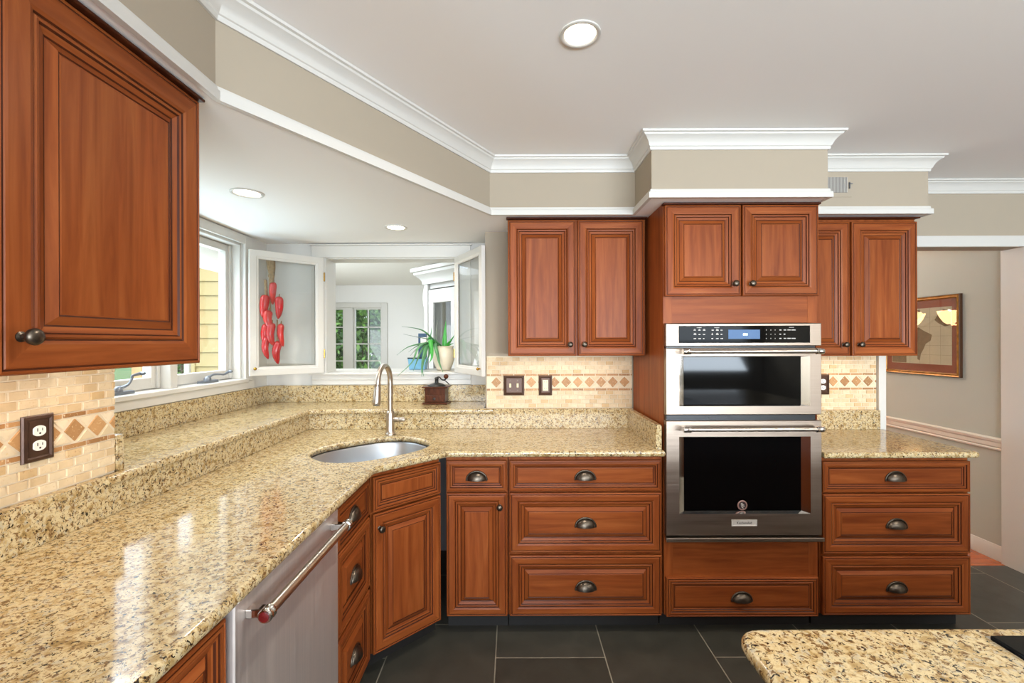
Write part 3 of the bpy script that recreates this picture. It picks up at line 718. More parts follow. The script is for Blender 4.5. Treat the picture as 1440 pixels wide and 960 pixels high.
# ------------------------------------------------------------------ dishwasher
dw = thing('dishwasher', 'stainless dishwasher with a long bar handle', 'dishwasher', (-.604, .985, 0), radians(90))
boxes('tub', [(.003, .588, .028, .56, .10, .878)], black_metal, dw)
b = MB(); b.rects([(.002, .589, .112, .880, .026), (.002, .589, .112, .880, .004, 0), (.005, .586, .115, .877, 0, 0)], cap=0); b.build('door', steel_soft, dw)
boxes('toe_kick', [(.003, .588, .07, .085, 0, .10)], black_metal, dw)
h = MB(); h.tube([(.055, -.048, .838), (.535, -.048, .838)], .0125, 18); hd = h.build('handle', nickel, dw, smooth=50)
for x in (.055, .535):
    s = MB(); s.prism([(x - .014, 0), (x - .010, -.050), (x + .010, -.050), (x + .014, 0)], .828, .848); s.build('handle_bracket', chrome, hd, bevel=.002)
for sx, x in ((-1, .055), (1, .535)):
    s = MB(); s.lathe([(.0135, 0), (.0165, .002), (.0165, .010), (.0145, .013), (.0165, .016), (.0165, .024), (.0145, .027), (0, .0275)], (0, 0, 0), 20, axis='x')
    s.v = [(x + sx * (u - .004), -.048 + v, .838 + q) for u, v, q in s.v]; s.build('handle_ferrule', chrome, hd, smooth=40)
    s = MB(); s.lathe([(.0115, 0), (.0115, .001), (.009, .0018), (.0, .0022)], (0, 0, 0), 18, axis='x'); s.v = [(x + sx * (u + .0236), -.048 + v, .838 + q) for u, v, q in s.v]; s.build('handle_medallion', red_medal, hd, smooth=40)

# ------------------------------------------------------------------ tall oven cabinet
tw = thing('oven_cabinet', 'tall cherry cabinet housing the double oven', 'cabinet', (.7515, 2.245, 0))
b = MB(); TW = .7635; yb = .0225
b.box(0, .018, yb, .575, .094, SZ - .002); b.box(TW - .018, TW, yb, .575, .094, SZ - .002)
b.box(.018, TW - .018, yb, .575, 1.640, 1.660); b.box(.018, TW - .018, .55, .575, .094, SZ - .002)
b.build('side_panel', [wood_v], tw)
for a0, a1, c0, c1 in ((0, .045, 0, .004), (TW - .045, TW, TW - .004, TW)):
    b = MB(); b.box(a0, a1, yb - .006, yb, .094, .472); b.box(a0, a1, yb - .006, yb, 1.540, 2.13); b.box(c0, c1, yb - .006, yb, .472, 1.54)
    b.build('stile', [wood_v], tw)
b = MB(); b.box(.045, TW - .045, yb - .005, yb + .02, 1.541, 1.70); b.build('upper_rail', [wood_h], tw)
b = MB(); b.box(.045, TW - .045, yb - .005, yb + .02, .20, .470); b.build('lower_rail', [wood_h], tw)
b = MB(); b.box(0, TW, .085, .10, 0, .0935); b.build('toe_kick', toe_black, tw)
front('drawer', tw, .006, TW - .008, .092, .285, raised=False, f=.040, pull=(.380, .186), y=-.004)
front('door', tw, .004, .378, 1.673, 2.121, f=.064, knob=(.342, 1.732), y=-.006)
front('door', tw, .386, TW - .003, 1.673, 2.121, f=.064, knob=(.424, 1.732), y=-.006)
boxes('top_moulding', [(-.006, TW + .006, -.012, yb, 2.122, 2.1325)], glaze, tw, bevel=.003)

# ------------------------------------------------------------------ wall units
def wall_unit(label, x, y, rotz, w, z0, z1, fronts, depth, group=None):
    r = thing('wall_cabinet', label, 'cabinet', (x, y, z0), rotz, group)
    b = MB(); b.box(0, w, .0225, depth, 0, z1 - z0); b.build('carcass', [wood_v], r)
    for k in fronts: front(parent=r, kind='door', **k)
    m = MB(); m.box(-.008, w + .006, -.012, .03, z1 - z0 - .008, z1 - z0 + .008 if z1 < 2.12 else z1 - z0); m.build('top_moulding', glaze, r, bevel=.003)
    return r
H = 2.118 - 1.3725
wall_unit('cherry wall cabinet with two tall doors above the two switch plates', -.022, 2.5, 0, .760, 1.3725, 2.132,
          [dict(x0=.002, x1=.374, z0=0, z1=H, f=.066, knob=(.340, .062)), dict(x0=.386, x1=.750, z0=0, z1=H, f=.066, knob=(.418, .062))], .318)
wall_unit('cherry wall cabinet with two doors between the oven tower and the hall opening', 1.524, 2.5, 0, .708, 1.3670, 2.128,
          [dict(x0=.004, x1=.334, z0=0, z1=H - .008, f=.066, knob=(.298, .062)), dict(x0=.346, x1=.706, z0=0, z1=H - .008, f=.066, knob=(.382, .062))], .318)
wall_unit('large cherry wall cabinet overhanging the duplex outlet', -.870, .250, radians(90), 1.022, 1.3950, 2.132,
          [dict(x0=.004, x1=.506, z0=0, z1=.7275, f=.080, knob=(.465, .068)), dict(x0=.520, x1=1.022, z0=0, z1=.7275, f=.080, knob=(.556, .068))], .400)

# ------------------------------------------------------------------ double wall oven
ov = thing('double_oven', 'stainless double oven with black glass windows built into the tall cabinet', 'oven', (.7505, 2.222, .475))
def LZ(z): return z - .475
OW = .761
boxes('oven_body', [(.012, OW - .012, .030, .50, .006, LZ(1.535))], black_metal, ov)
b = MB(); b.rects([(0, OW, LZ(1.4270), LZ(1.5370), .028), (0, OW, LZ(1.4270), LZ(1.5370), .003, 0), (.003, OW - .003, LZ(1.4300), LZ(1.5340), 0, 0)], cap=0)
cp = b.build('control_panel', steel_h, ov)
gx0, gx1 = .0635, .7035
boxes('control_glass', [(gx0, gx1, -.003, .001, LZ(1.4415), LZ(1.5255))], black_glass, cp, bevel=.001)
boxes('display', [(.304, .458, -.0042, -.0028, LZ(1.4610), LZ(1.5060))], display_m, cp)
b = MB()
for i, (x, wd, z) in enumerate(((.376, .006, 1.483), (.384, .006, 1.4835), (.392, .005, 1.483))): b.box(x, x + wd, -.0048, -.0040, LZ(z - .005), LZ(z + .005))
b.build('display_digits', digit_m, cp)
b = MB(); rnd = random.Random(3)
for xs in ((.135, .158, .180), (.222, .244, .266)):
    for zz in (1.5040, 1.4835, 1.4630):
        for x in xs:
            if rnd.random() < .93:
                wd = rnd.uniform(.007, .013); b.box(x, x + wd, -.0040, -.0028, LZ(zz - .0022), LZ(zz + .0022))
                if rnd.random() < .5: b.box(x + .002, x + wd - .002, -.0040, -.0028, LZ(zz + .004), LZ(zz + .0065))
for x in (.488, .510, .531):
    for zz in (1.5040, 1.4835, 1.4630): b.box(x, x + .0028, -.0040, -.0028, LZ(zz - .002), LZ(zz + .002))
for x, wd in ((.553, .010), (.574, .012), (.592, .016), (.612, .020)):
    for zz in (1.5040, 1.4630): b.box(x, x + wd, -.0040, -.0028, LZ(zz - .0022), LZ(zz + .0022))
for x in (.553, .574): b.box(x, x + .008, -.0040, -.0028, LZ(1.4812), LZ(1.4858))
for x in (.150, .236, .600): b.box(x, x + .024, -.0040, -.0028, LZ(1.5155), LZ(1.5175))
mk = b.build('panel_markings', mark_m, cp); mk['kind'] = 'stuff'
def oven_door(name, z0, z1, wx0, wx1, wz0, wz1, gx0, gx1, gz0, gz1):
    b = MB(); z0, z1, wz0, wz1, gz0, gz1 = map(LZ, (z0, z1, wz0, wz1, gz0, gz1))
    b.rects([(0, OW, z0, z1, .028), (0, OW, z0, z1, .003, 0), (.003, OW - .003, z0 + .003, z1 - .003, 0, 0), (wx0, wx1, wz0, wz1, 0, 0), (gx0, gx1, gz0, gz1, .022, 1)], back=True)
    d = b.build(name, [steel_h, chrome], ov)
    boxes('door_window', [(gx0 - .002, gx1 + .002, .0205, .0225, gz0 - .002, gz1 + .002)], black_glass, d)
    return d
def bar_handle(parent, z, x0, x1):
    z = LZ(z); h = MB(); h.tube([(x0, -.052, z), (x1, -.052, z)], .0105, 18); o = h.build('handle', nickel, parent, smooth=50)
    for sx, x in ((-1, x0), (1, x1)):
        s = MB(); s.prism([(x - .012, 0), (x - .009, -.054), (x + .009, -.054), (x + .012, 0)], z - .010, z + .010); s.build('handle_bracket', chrome, o, bevel=.002)
        f = MB(); f.lathe([(.011, -.024), (.0145, -.022), (.0145, -.014), (.0125, -.011), (.0145, -.008), (.0145, .010), (.0125, .013), (0, .0135)], (0, 0, 0), 18, axis='x')
        f.v = [(x + sx * u, -.052 + v, z + q) for u, v, q in f.v]; f.build('handle_ferrule', chrome, o, smooth=40)
    return o
d1 = oven_door('microwave_door', 1.0910, 1.4160, .0655, .7045, 1.1330, 1.3990 - .022, .0960, .6700, 1.1390, 1.3740 - .002)
bar_handle(d1, 1.4010, .078, .742 - .02)
d2 = oven_door('oven_door', .5010, 1.0620, .0640, .7060, .6070, .9840, .0960, .6700, .6160, .9780)
bar_handle(d2, 1.0290, .078, .742 - .02)
m = MB(); m.lathe([(.0245, 0), (.0245, .001), (.023, .0022), (.019, .0022), (.0185, .0012)], (.382, .0205, LZ(.642)), 28, axis='-y'); m.lathe([(.0185, .0010), (0, .0012)], (.382, .0205, LZ(.642)), 28, axis='-y', m=1)
m.f = [f for f in m.f if len(f) <= 4]; m.m = [1 if i >= 4 * 28 else 0 for i in range(len(m.f))]; mo = m.build('medallion', [plain('medallion_copper', '#a07a70', .4, .4), plain('medallion_dark', '#2b1414', .5)], d2, smooth=40)
f = MB()
for k, (dx, dz, ln) in enumerate(((-.008, .008, .016), (-.008, .001, .017), (-.006, -.007, .010))):
    pts = [(.382 + dx + ln * t / 6, .0182, LZ(.642) + dz + .002 * sin(t) - .004 * (t / 6) ** 2 * 1.5) for t in range(7)]
    f.tube(pts, .0017, 6)
f.tube([(.380, .0182, LZ(.655)), (.3795, .0182, LZ(.629))], .0010, 6)
f.build('medallion_emblem', badge_m, mo, smooth=50)
bd = MB(); zb0, zb1 = LZ(.5480), LZ(.5790)
bd.rects([(.318, .442, zb0, zb1, 0), (.318, .442, zb0, zb1, -.003, 0), (.3215, .4385, zb0 + .0035, zb1 - .0035, -.003, 0), (.3235, .4365, zb0 + .0055, zb1 - .0055, -.0018, 0)], cap=0)
bo = bd.build('badge', badge_m, d2)
text_mesh('badge_lettering', 'KitchenAid', .0165, slot_black, bo, (.380, -.0019, LZ(.5635)), (radians(90), 0, 0), .0004)
b = MB(); b.prism([(-.004, -.014), (OW + .004, -.014), (OW - .004, .028), (.004, .028)], 0, LZ(.4940)); b.build('bottom_trim', steel_h, ov, bevel=.002)
boxes('vent_strip', [(.004, OW - .030, .004, .03, LZ(1.0640), LZ(1.0890)), (.004, OW - .030, .004, .03, LZ(1.4175), LZ(1.4255))], black_metal, ov)
boxes('vent_grille', [(.21, .30, .001, .005, LZ(1.0735), LZ(1.0800))], plain('dark_vent', '#1b1a19', .3), ov)

# ------------------------------------------------------------------ granite counters
def sup(cx, cy, ax, ay, ang, n=40, e=2.5):
    out = []
    for k in range(n):
        t = 2 * pi * k / n; c, s = cos(t), sin(t)
        x = ax * math.copysign(abs(c) ** (2 / e), c); y = ay * math.copysign(abs(s) ** (2 / e), s)
        out.append((cx + x * cos(ang) - y * sin(ang), cy + x * sin(ang) + y * cos(ang)))
    return out
SK = (-.705, 2.292)
ct = tag(empty('countertop', (-.9, 1.9, .888)), 'long L-shaped speckled granite countertop running around the corner sink', 'countertop')
def inpar(o, par): o.parent = par; o.matrix_parent_inverse = Matrix.Translation(-Vector(par.location)); return o
def fillet(p0, p1, p2, r, n=5):
    a, b_, c = Vector(p0), Vector(p1), Vector(p2); u = (a - b_).normalized(); v = (c - b_).normalized()
    th = math.acos(max(-1, min(1, u.dot(v)))); d = r / math.tan(th / 2); s, e = b_ + u * d, b_ + v * d
    return [tuple(s * (1 - t) ** 2 + b_ * 2 * t * (1 - t) + e * t ** 2) for t in [k / n for k in range(n + 1)]]
cA, cB = (-.585, 1.940), (-.312, 2.213)
outl = [(-1.2735, -.7), (-.585, -.7)] + fillet((-.585, -.7), cA, cB, .05) + fillet(cA, cB, (.744, 2.213), .05) + [(.744, 2.213), (.744, 2.82), (-1.2735, 2.82)]
inpar(slab('slab', outl, .888, .918, granite_m, holes=[sup(*SK, .285, .212, radians(45), e=2.6)[::-1]]), ct)
b = MB()
b.box(-1.2783, -1.244, -.7, 1.395, .9182, 1.039); b.box(-1.2735, -1.244, 1.395, 2.79, .9182, 1.0105)
b.box(-1.2735, -.118, 2.79, 2.8185, .9182, 1.0105); b.box(-.118, .708, 2.79, 2.8283, .9182, 1.039)
inpar(b.build('backsplash', granite_m, bevel=.002), ct)
b = MB(); b.box(.708, .7365, 2.242, 2.8185, .9182, 1.039); inpar(b.build('side_splash', granite_m, bevel=.002), ct)
lg = tag(empty('ledge', (-1.4, 2.9, 1.011)), 'raised granite ledge behind the sink below the bay window', 'ledge')
inpar(slab('slab', [(-1.272, 1.392), (-1.232, 1.392)] + fillet((-1.232, 1.392), (-1.232, 2.774), (-.117, 2.774), .03) + [(-.117, 2.774), (-.117, 2.8185), (-.17, 2.822), (-.17, 3.158), (-1.698, 3.158), (-1.698, 1.468), (-1.272, 1.468)], 1.011, 1.040, granite_m, r=.010), lg)
b = MB(); b.box(-1.703, -1.676, 1.468, 3.163, 1.0402, 1.154); b.box(-1.676, -.17, 3.136, 3.163, 1.0402, 1.154); b.box(-1.676, -1.272, 1.4645, 1.492, 1.0402, 1.154)
inpar(b.build('upstand', granite_m, bevel=.002), lg)
ct2 = tag(empty('countertop', (1.9, 2.5, .876)), 'short granite countertop ending at the hall opening', 'countertop')
inpar(slab('slab', [(1.5175, 2.213)] + fillet((1.5175, 2.213), (2.287, 2.213), (2.287, 2.80), .03) + [(2.287, 2.805), (2.262, 2.806), (2.262, 2.8185), (1.5175, 2.8185)], .876, .906, granite_m), ct2)
b = MB(); b.box(1.5175, 2.258, 2.79, 2.8283, .9062, 1.024); inpar(b.build('backsplash', granite_m, bevel=.002), ct2)
# island
isl = tag(empty('kitchen_island', (1.4, .4, 0)), 'granite topped island with a black cooktop at the edge of the frame', 'kitchen island')
inpar(slab('countertop', fillet((.41, -.5), (.41, .852), (2.6, .852), .05) + [(2.6, .852), (2.6, -.5), (.41, -.5)], .885, .918, granite_m, r=.015), isl)
b = MB(); b.box(.455, 2.55, -.46, .815, .095, .884); inpar(b.build('carcass', [wood_v]), isl)
b = MB(); b.box(.50, 2.5, -.42, .76, 0, .095); inpar(b.build('toe_kick', toe_black), isl)
ck = thing('cooktop', 'black glass cooktop set into the island counter', 'cooktop', (1.24, .55, .9182))
boxes('glass_top', [(-.390, .390, -.26, .262, .0005, .008)], black_glass, ck, bevel=.003)
b = MB(); b.box(-.394, .394, -.264, .266, 0, .003); b.build('metal_rim', chrome, ck)

# ------------------------------------------------------------------ sink and faucet
sk = thing('sink', 'undermount stainless sink bowl set in the corner of the counter', 'sink', (SK[0], SK[1], .918))
b = MB(); rings = [(.300, .227, -.0315, 2.6), (.288, .215, -.0315, 2.6), (.284, .211, -.040, 2.6), (.278, .205, -.15, 2.6), (.262, .19, -.19, 2.5), (.225, .155, -.205, 2.4), (.04, .035, -.212, 2.0)]
n = 48; vs = []; fs = []
for ax, ay, z, e in rings: vs += [(x, y, z) for x, y in sup(0, 0, ax, ay, radians(45), n, e)]
for i in range(len(rings) - 1):
    for k in range(n): fs.append((i * n + k, i * n + (k + 1) % n, (i + 1) * n + (k + 1) % n, (i + 1) * n + k))
fs.append([(len(rings) - 1) * n + k for k in range(n)]); b.add(vs, fs)
so = b.build('bowl', steel_bowl, sk, smooth=50); sm = so.modifiers.new('solid', 'SOLIDIFY'); sm.thickness = .0015; sm.offset = -1
b = MB(); b.lathe([(.043, -.2105), (.043, -.207), (.036, -.206), (.030, -.210), (0, -.2105)], (0, 0, 0), 24); b.build('drain', chrome, sk, smooth=40)
fa = thing('faucet', 'brushed nickel gooseneck faucet with pull-down spray head behind the sink', 'faucet', (-.703, 2.625, .9182))
b = MB(); b.lathe([(.030, 0), (.031, .003), (.029, .008), (.0255, .014), (.0235, .03), (.0225, .125), (.0195, .135), (.0155, .138)], (0, 0, 0), 24); b.build('base', nickel, fa, smooth=40)
import math as _m
pth = [(0, 0, .130), (0, 0, .25), (0, 0, .312)]
for k in range(1, 13):
    a = pi * k / 12 * 1.02; pth.append((-.010 * (1 - cos(a)), -.088 * (1 - cos(a)), .312 + .088 * sin(a)))
dv = (-.018, -.170)
b = MB(); b.tube(pth, .0148, 16); b.build('neck', nickel, fa, smooth=50)
e0 = Vector(pth[-1]); dn = Vector((-.05, -.08, -1)).normalized()
b = MB(); ln = .125
sp = []
rr = [(0, .0155), (.004, .0165), (.010, .0165), (.012, .0155), (.03, .0165), (.075, .0205), (.105, .0225), (.116, .0215), (.120, .016)]
b.tube([e0 + dn * (t - .006) for t, _ in rr], [r for _, r in rr], 20); hd_ = b.build('spray_head', nickel, fa, smooth=50)
b = MB(); b.tube([e0 + dn * .113, e0 + dn * .1165], .0170, 16); b.build('spray_nozzle', black_metal, hd_)
b = MB(); b.tube([(.018, 0, .086), (.050, -.005, .086), (.052, -.005, .086), (.054, -.0055, .086), (.080, -.009, .088), (.086, -.010, .088)], [.0145, .0145, .012, .0135, .0135, .011], 16); b.build('lever_handle', nickel, fa, smooth=50)

# ------------------------------------------------------------------ outlets and switches
def plate(r, w, h, ap):
    b = MB(); b.rects([(-w / 2, w / 2, -h / 2, h / 2, 0), (-w / 2, w / 2, -h / 2, h / 2, -.003, 0), (-w / 2 + .003, w / 2 - .003, -h / 2 + .003, h / 2 - .003, -.007, 0), (-w / 2 + .010, w / 2 - .010, -h / 2 + .010, h / 2 - .010, -.009, 0),
                       (-w / 2 + .014, w / 2 - .014, -h / 2 + .014, h / 2 - .014, -.0055, 0), (-w / 2 + .018, w / 2 - .018, -h / 2 + .018, h / 2 - .018, -.0065, 0)], cap=0)
    return b.build('cover_plate', plate_brown, r)
def receptacle(r, z, mat=white_plastic):
    b = MB(); pts = []
    for k in range(24):
        a = 2 * pi * k / 24; pts.append((max(-.0165, min(.0165, .0185 * cos(a))), .0145 * sin(a)))
    vs = [(x, -.006, z + q) for x, q in pts] + [(x * .96, -.0092, z + q * .96) for x, q in pts]; n = 24
    b.add(vs, [list(range(n, 2 * n))] + [(i, (i + 1) % n, n + (i + 1) % n, n + i) for i in range(n)])
    o = b.build('receptacle', mat, r)
    s = MB(); s.box(-.0075, -.0053, -.0096, -.009, z - .001, z + .0075); s.box(.0053, .0072, -.0096, -.009, z, z + .0068); s.lathe([(.0026, .009), (.0026, .0096), (0, .0096)], (0, 0, z - .0065), 10, axis='-y')
    s.build('socket_slots', slot_black, o)
def outlet(label, loc, rotz, w=.083, h=.124):
    r = thing('outlet', label, 'outlet', loc, rotz, None); plate(r, w, h, 1); receptacle(r, .0195); receptacle(r, -.0195)
    s = MB(); s.lathe([(.0032, .0062), (.003, .0075), (0, .0078)], (0, 0, 0), 10, axis='-y'); s.build('screw', plate_brown, r)
    return r
outlet('white duplex outlet in a bronze plate under the large left wall cabinet', (TX + .0002, 1.220, 1.1975), radians(90))
outlet('white duplex outlet half hidden by the right edge of the oven', (1.925, TY - .0002, 1.180), 0)
r = thing('light_switch', 'double toggle switch in a bronze plate below the wall cabinet', 'light switch', (.011, TY - .0002, 1.180)); plate(r, .128, .123, 1)
for x in (-.023, .023):
    b = MB(); b.box(x - .006, x + .006, -.0085, -.0055, -.012, .012); t = b.build('toggle_surround', ivory, r)
    b = MB(); b.prism([(x - .004, -.0085), (x + .004, -.0085), (x + .0035, -.019), (x - .0035, -.019)], -.001, .008); b.build('toggle', ivory, t)
    for z in (-.030, .030):
        s = MB(); s.lathe([(.0035, .0062), (.003, .0078), (0, .008)], (x, 0, z), 10, axis='-y'); s.build('screw', bronze, r)
r = thing('outlet', 'ivory rectangular outlet in a bronze plate, right of the double switch', 'outlet', (.206, TY - .0002, 1.180)); plate(r, .083, .123, 1)
b = MB(); b.box(-.0165, .0165, -.010, -.0055, -.0335, .0335); t = b.build('receptacle', ivory, r, bevel=.001)
s = MB()
for z in (-.022, .018): s.box(-.0075, -.0055, -.0104, -.0098, z, z + .007); s.box(.0055, .0072, -.0104, -.0098, z, z + .0065)
s.build('socket_slots', slot_black, t)
b = MB(); b.box(-.007, .007, -.0115, -.0098, -.008, -.002); b.box(-.007, .007, -.0115, -.0098, .002, .008); b.build('test_button', ivory, t)

# ------------------------------------------------------------------ ceiling lights and vent
def can_light(label, x, y, z, r, power, col, lit=True):
    t = thing('recessed_light', label, 'light', (x, y, z), 0, 'recessed ceiling lights')
    b = MB(); b.lathe([(r, 0), (r, -.004), (r * .93, -.006), (r * .80, -.004), (r * .76, -.0005)], (0, 0, 0), 36)
    b.f = [f for f in b.f if len(f) == 4]; b.m = [0] * len(b.f)
    b.build('trim_ring', paint_trim, t, smooth=50)
    b = MB(); b.lathe([(r * .77, -.001), (r * .5, -.0022), (0, -.0028)], (0, 0, 0), 32); b.f = [f for f in b.f if len(f) <= 4]; b.m = [0] * len(b.f)
    b.build('lens', lens_m, t, smooth=50)
    area('lamp_glow', (0, 0, -.010), (0, 0, 0), r * 1.5, power, col, shape='DISK', spread=150, parent=t)
    return t
CANC = (1.0, 0.92, 0.82)
can_light('recessed light in the main ceiling above the counters', .222, 1.464, CZ, .066, 13, CANC)
can_light('recessed light over the ledge beside the large left wall cabinet', -1.209, 2.08, SZ, .070, 4.5, CANC)
can_light('recessed light in the low ceiling in front of the pass-through', -.690, 2.715, SZ, .066, 4.5, CANC)
for x, y in ((2.3, 1.0), (2.3, -.9), (.4, -1.0)): area('unseen_lamp_glow', (x, y, CZ - .012), (0, 0, 0), .10, 13, CANC, shape='DISK', spread=150)  # assumed lamps out of view, added for their light, no fixtures
vt = thing('vent_grille', 'small white air vent on the soffit beside the oven tower', 'vent', (1.72, 2.4595, 2.292))
boxes('cover', [(-.12, .118, -.003, 0, -.066, .068)], paint_wall, vt, bevel=.001)
b = MB()
for k in range(26): b.box(-.10 + k * .0075, -.0965 + k * .0075, -.0065, -.003, -.042, .040)
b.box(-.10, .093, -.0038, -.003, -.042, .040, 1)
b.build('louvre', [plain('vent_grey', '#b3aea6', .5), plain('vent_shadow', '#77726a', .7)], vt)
b = MB(); b.box(.100, .103, -.012, -.003, -.022, .012); b.box(.100, .116, -.012, -.009, .002, .006); b.build('damper_lever', crank_grey, vt)

# ------------------------------------------------------------------ ledge objects
cg = thing('coffee_grinder', 'old wooden hand-crank coffee grinder with a small drawer on the ledge', 'coffee grinder', (-.505, 3.045, 1.0402), radians(-4))
b = MB(); b.box(-.083, .083, -.062, .062, 0, .010); b.build('base', mill_wood, cg, bevel=.003)
b = MB(); b.box(-.068, .068, -.052, .052, .010, .108); b.build('body', mill_wood, cg, bevel=.002)
b = MB(); b.rects([(-.060, .060, .016, .060, -.0515), (-.060, .060, .016, .060, -.056, 0), (-.057, .057, .019, .057, -.058, 0)], cap=0); d_ = b.build('drawer', mill_wood, cg)
b = MB(); b.lathe([(.004, .058), (.004, .064), (.008, .068), (.008, .073), (0, .076)], (0, 0, .038), 12, axis='-y'); b.build('drawer_knob', iron, d_, smooth=50)
b = MB(); b.box(-.086, .086, -.066, .066, .108, .116); b.build('top_board', mill_wood, cg, bevel=.003)
b = MB(); b.lathe([(.060, 0), (.058, .006), (.042, .014), (.024, .019), (.013, .022), (.012, .046), (.016, .05), (.010, .058), (0, .060)], (0, 0, .116), 24); b.build('hopper_dome', iron, cg, smooth=50)
b = MB(); b.tube(smooth_path([(0, 0, .172), (.02, -.008, .176), (.038, -.012, .160), (.056, -.018, .158), (.070, -.02, .168)], 5), .0045, 8); b.tube(smooth_path([(.056, -.018, .158), (.075, -.01, .140), (.085, -.004, .128)], 4), .0035, 8)
cr_ = b.build('crank', iron, cg, smooth=50)
b = MB(); b.lathe([(0, 0), (.010, .004), (.0165, .014), (.0165, .022), (.010, .031), (0, .034)], (.068, -.020, .164), 16); b.build('crank_knob', mill_wood, cr_, smooth=50)

pot = thing('potted_aloe', 'spiky aloe plant in a cream pot on the pass-through sill', 'potted plant', (-.505, 3.36, 1.2422))
b = MB(); b.lathe([(.045, 0), (.05, .004), (.062, .03), (.078, .075), (.084, .115), (.080, .145), (.070, .163), (.072, .172), (.077, .176), (.072, .178), (.066, .168), (.0, .160)], (0, 0, 0), 32)
b.build('pot', terracotta, pot, smooth=50)
b = MB(); b.lathe([(.066, .165), (.03, .170), (0, .171)], (0, 0, 0), 20); b.build('soil', soil, pot, smooth=50)
def at(u, v, Y):           # a spot on the plane y = Y of the place, in local pot coordinates
    px, py = 565 + u / 12.8, 455 + v / 12.8
    return ((px - 720) / 640 * Y + .505, Y - 3.36, 1.452 - (py - 480) / 640 * Y - 1.2422)
LV = [([(730, 410, 3.34), (560, 270, 3.28), (400, 130, 3.24), (240, 75, 3.22), (0, 45, 3.20)], .0085, aloe_m),
      ([(640, 400, 3.33), (480, 280, 3.27), (280, 235, 3.24), (30, 180, 3.20)], .006, aloe_dry),
      ([(640, 400, 3.33), (470, 350, 3.27), (260, 370, 3.22), (80, 430, 3.18), (-90, 560, 3.14)], .010, aloe_m),
      ([(600, 400, 3.33), (430, 340, 3.25), (250, 410, 3.21), (120, 505, 3.18)], .008, aloe_m),
      ([(600, 390, 3.33), (440, 370, 3.25), (280, 440, 3.2), (150, 570, 3.17)], .008, aloe_dry),
      ([(600, 390, 3.33), (450, 340, 3.25), (290, 440, 3.16), (180, 690, 3.10), (-80, 935, 3.07)], .010, aloe_m),
      ([(600, 400, 3.33), (440, 380, 3.24), (340, 500, 3.16), (260, 700, 3.12), (205, 845, 3.12)], .009, aloe_m),
      ([(610, 400, 3.33), (470, 380, 3.24), (400, 520, 3.15), (360, 760, 3.10), (360, 950, 3.08)], .010, aloe_m),
      ([(610, 400, 3.33), (480, 390, 3.25), (420, 560, 3.15), (370, 800, 3.11), (395, 945, 3.09)], .008, aloe_m),
      ([(620, 400, 3.33), (510, 390, 3.26), (490, 560, 3.22), (400, 760, 3.19)], .009, aloe_m),
      ([(620, 400, 3.33), (520, 300, 3.24), (540, 480, 3.20), (540, 600, 3.19), (495, 700, 3.18)], .013, aloe_bright),
      ([(640, 400, 3.33), (600, 370, 3.25), (640, 540, 3.20), (680, 720, 3.17), (750, 890, 3.13)], .012, aloe_m),
      ([(620, 400, 3.34), (520, 280, 3.30), (530, 150, 3.29), (540, 20, 3.29)], .0065, aloe_m),
      ([(660, 405, 3.36), (620, 250, 3.36), (625, 120, 3.37), (650, -60, 3.38)], .005, aloe_dry),
      ([(770, 410, 3.36), (770, 300, 3.36), (780, 130, 3.36), (795, -60, 3.36)], .014, aloe_bright),
      ([(790, 410, 3.36), (860, 330, 3.35), (910, 260, 3.35), (960, 190, 3.34)], .011, aloe_bright),
      ([(800, 410, 3.36), (870, 370, 3.34), (930, 350, 3.33)], .009, aloe_bright),
      ([(600, 400, 3.34), (480, 290, 3.30), (520, 230, 3.28)], .014, aloe_bright)]
for pts, rad, mt in LV:
    pp = smooth_path([at(*p) for p in pts], 6); n = len(pp)
    b = MB(); b.tube(pp, [max(.0016, 1.45 * rad * (1 - (i / (n - 1)) ** 1.6) * (0.75 + .25 * min(1, 4 * i / n))) for i in range(n)], 8, flat=.55)
    b.build('leaf', mt, pot, smooth=60)
bp = thing('planter', 'small square blue planter with dark rim behind the aloe leaves', 'planter', (-.715, 3.47, 1.2422))
b = MB(); b.add([(-.058, -.05, 0), (.058, -.05, 0), (.058, .05, 0), (-.058, .05, 0), (-.068, -.058, .088), (.068, -.058, .088), (.068, .058, .088), (-.068, .058, .088), (-.060, -.050, .088), (.060, -.050, .088), (.060, .050, .088), (-.060, .050, .088), (-.055, -.046, .06), (.055, -.046, .06), (.055, .046, .06), (-.055, .046, .06)],
                [(3, 2, 1, 0), (0, 1, 5, 4), (1, 2, 6, 5), (2, 3, 7, 6), (3, 0, 4, 7), (4, 5, 9, 8), (5, 6, 10, 9), (6, 7, 11, 10), (7, 4, 8, 11), (8, 9, 13, 12), (9, 10, 14, 13), (10, 11, 15, 14), (11, 8, 12, 15), (12, 13, 14, 15)])
b.build('pot', blue_glaze, bp, bevel=.002)
b = MB(); b.rects([(-.069, .069, .082, .092, -.0595), (-.069, .069, .082, .092, -.0605, 0)], cap=0); b.build('rim', slot_black, bp)
cn = thing('carton', 'tall dark blue carton standing behind the blue planter', 'carton', (-.700, 3.565, 1.2422))
boxes('box', [(-.030, .030, -.022, .022, 0, .275)], navy, cn, bevel=.002); boxes('white_band', [(-.012, .031, -.0228, .0228, .185, .245)], white_plastic, cn)

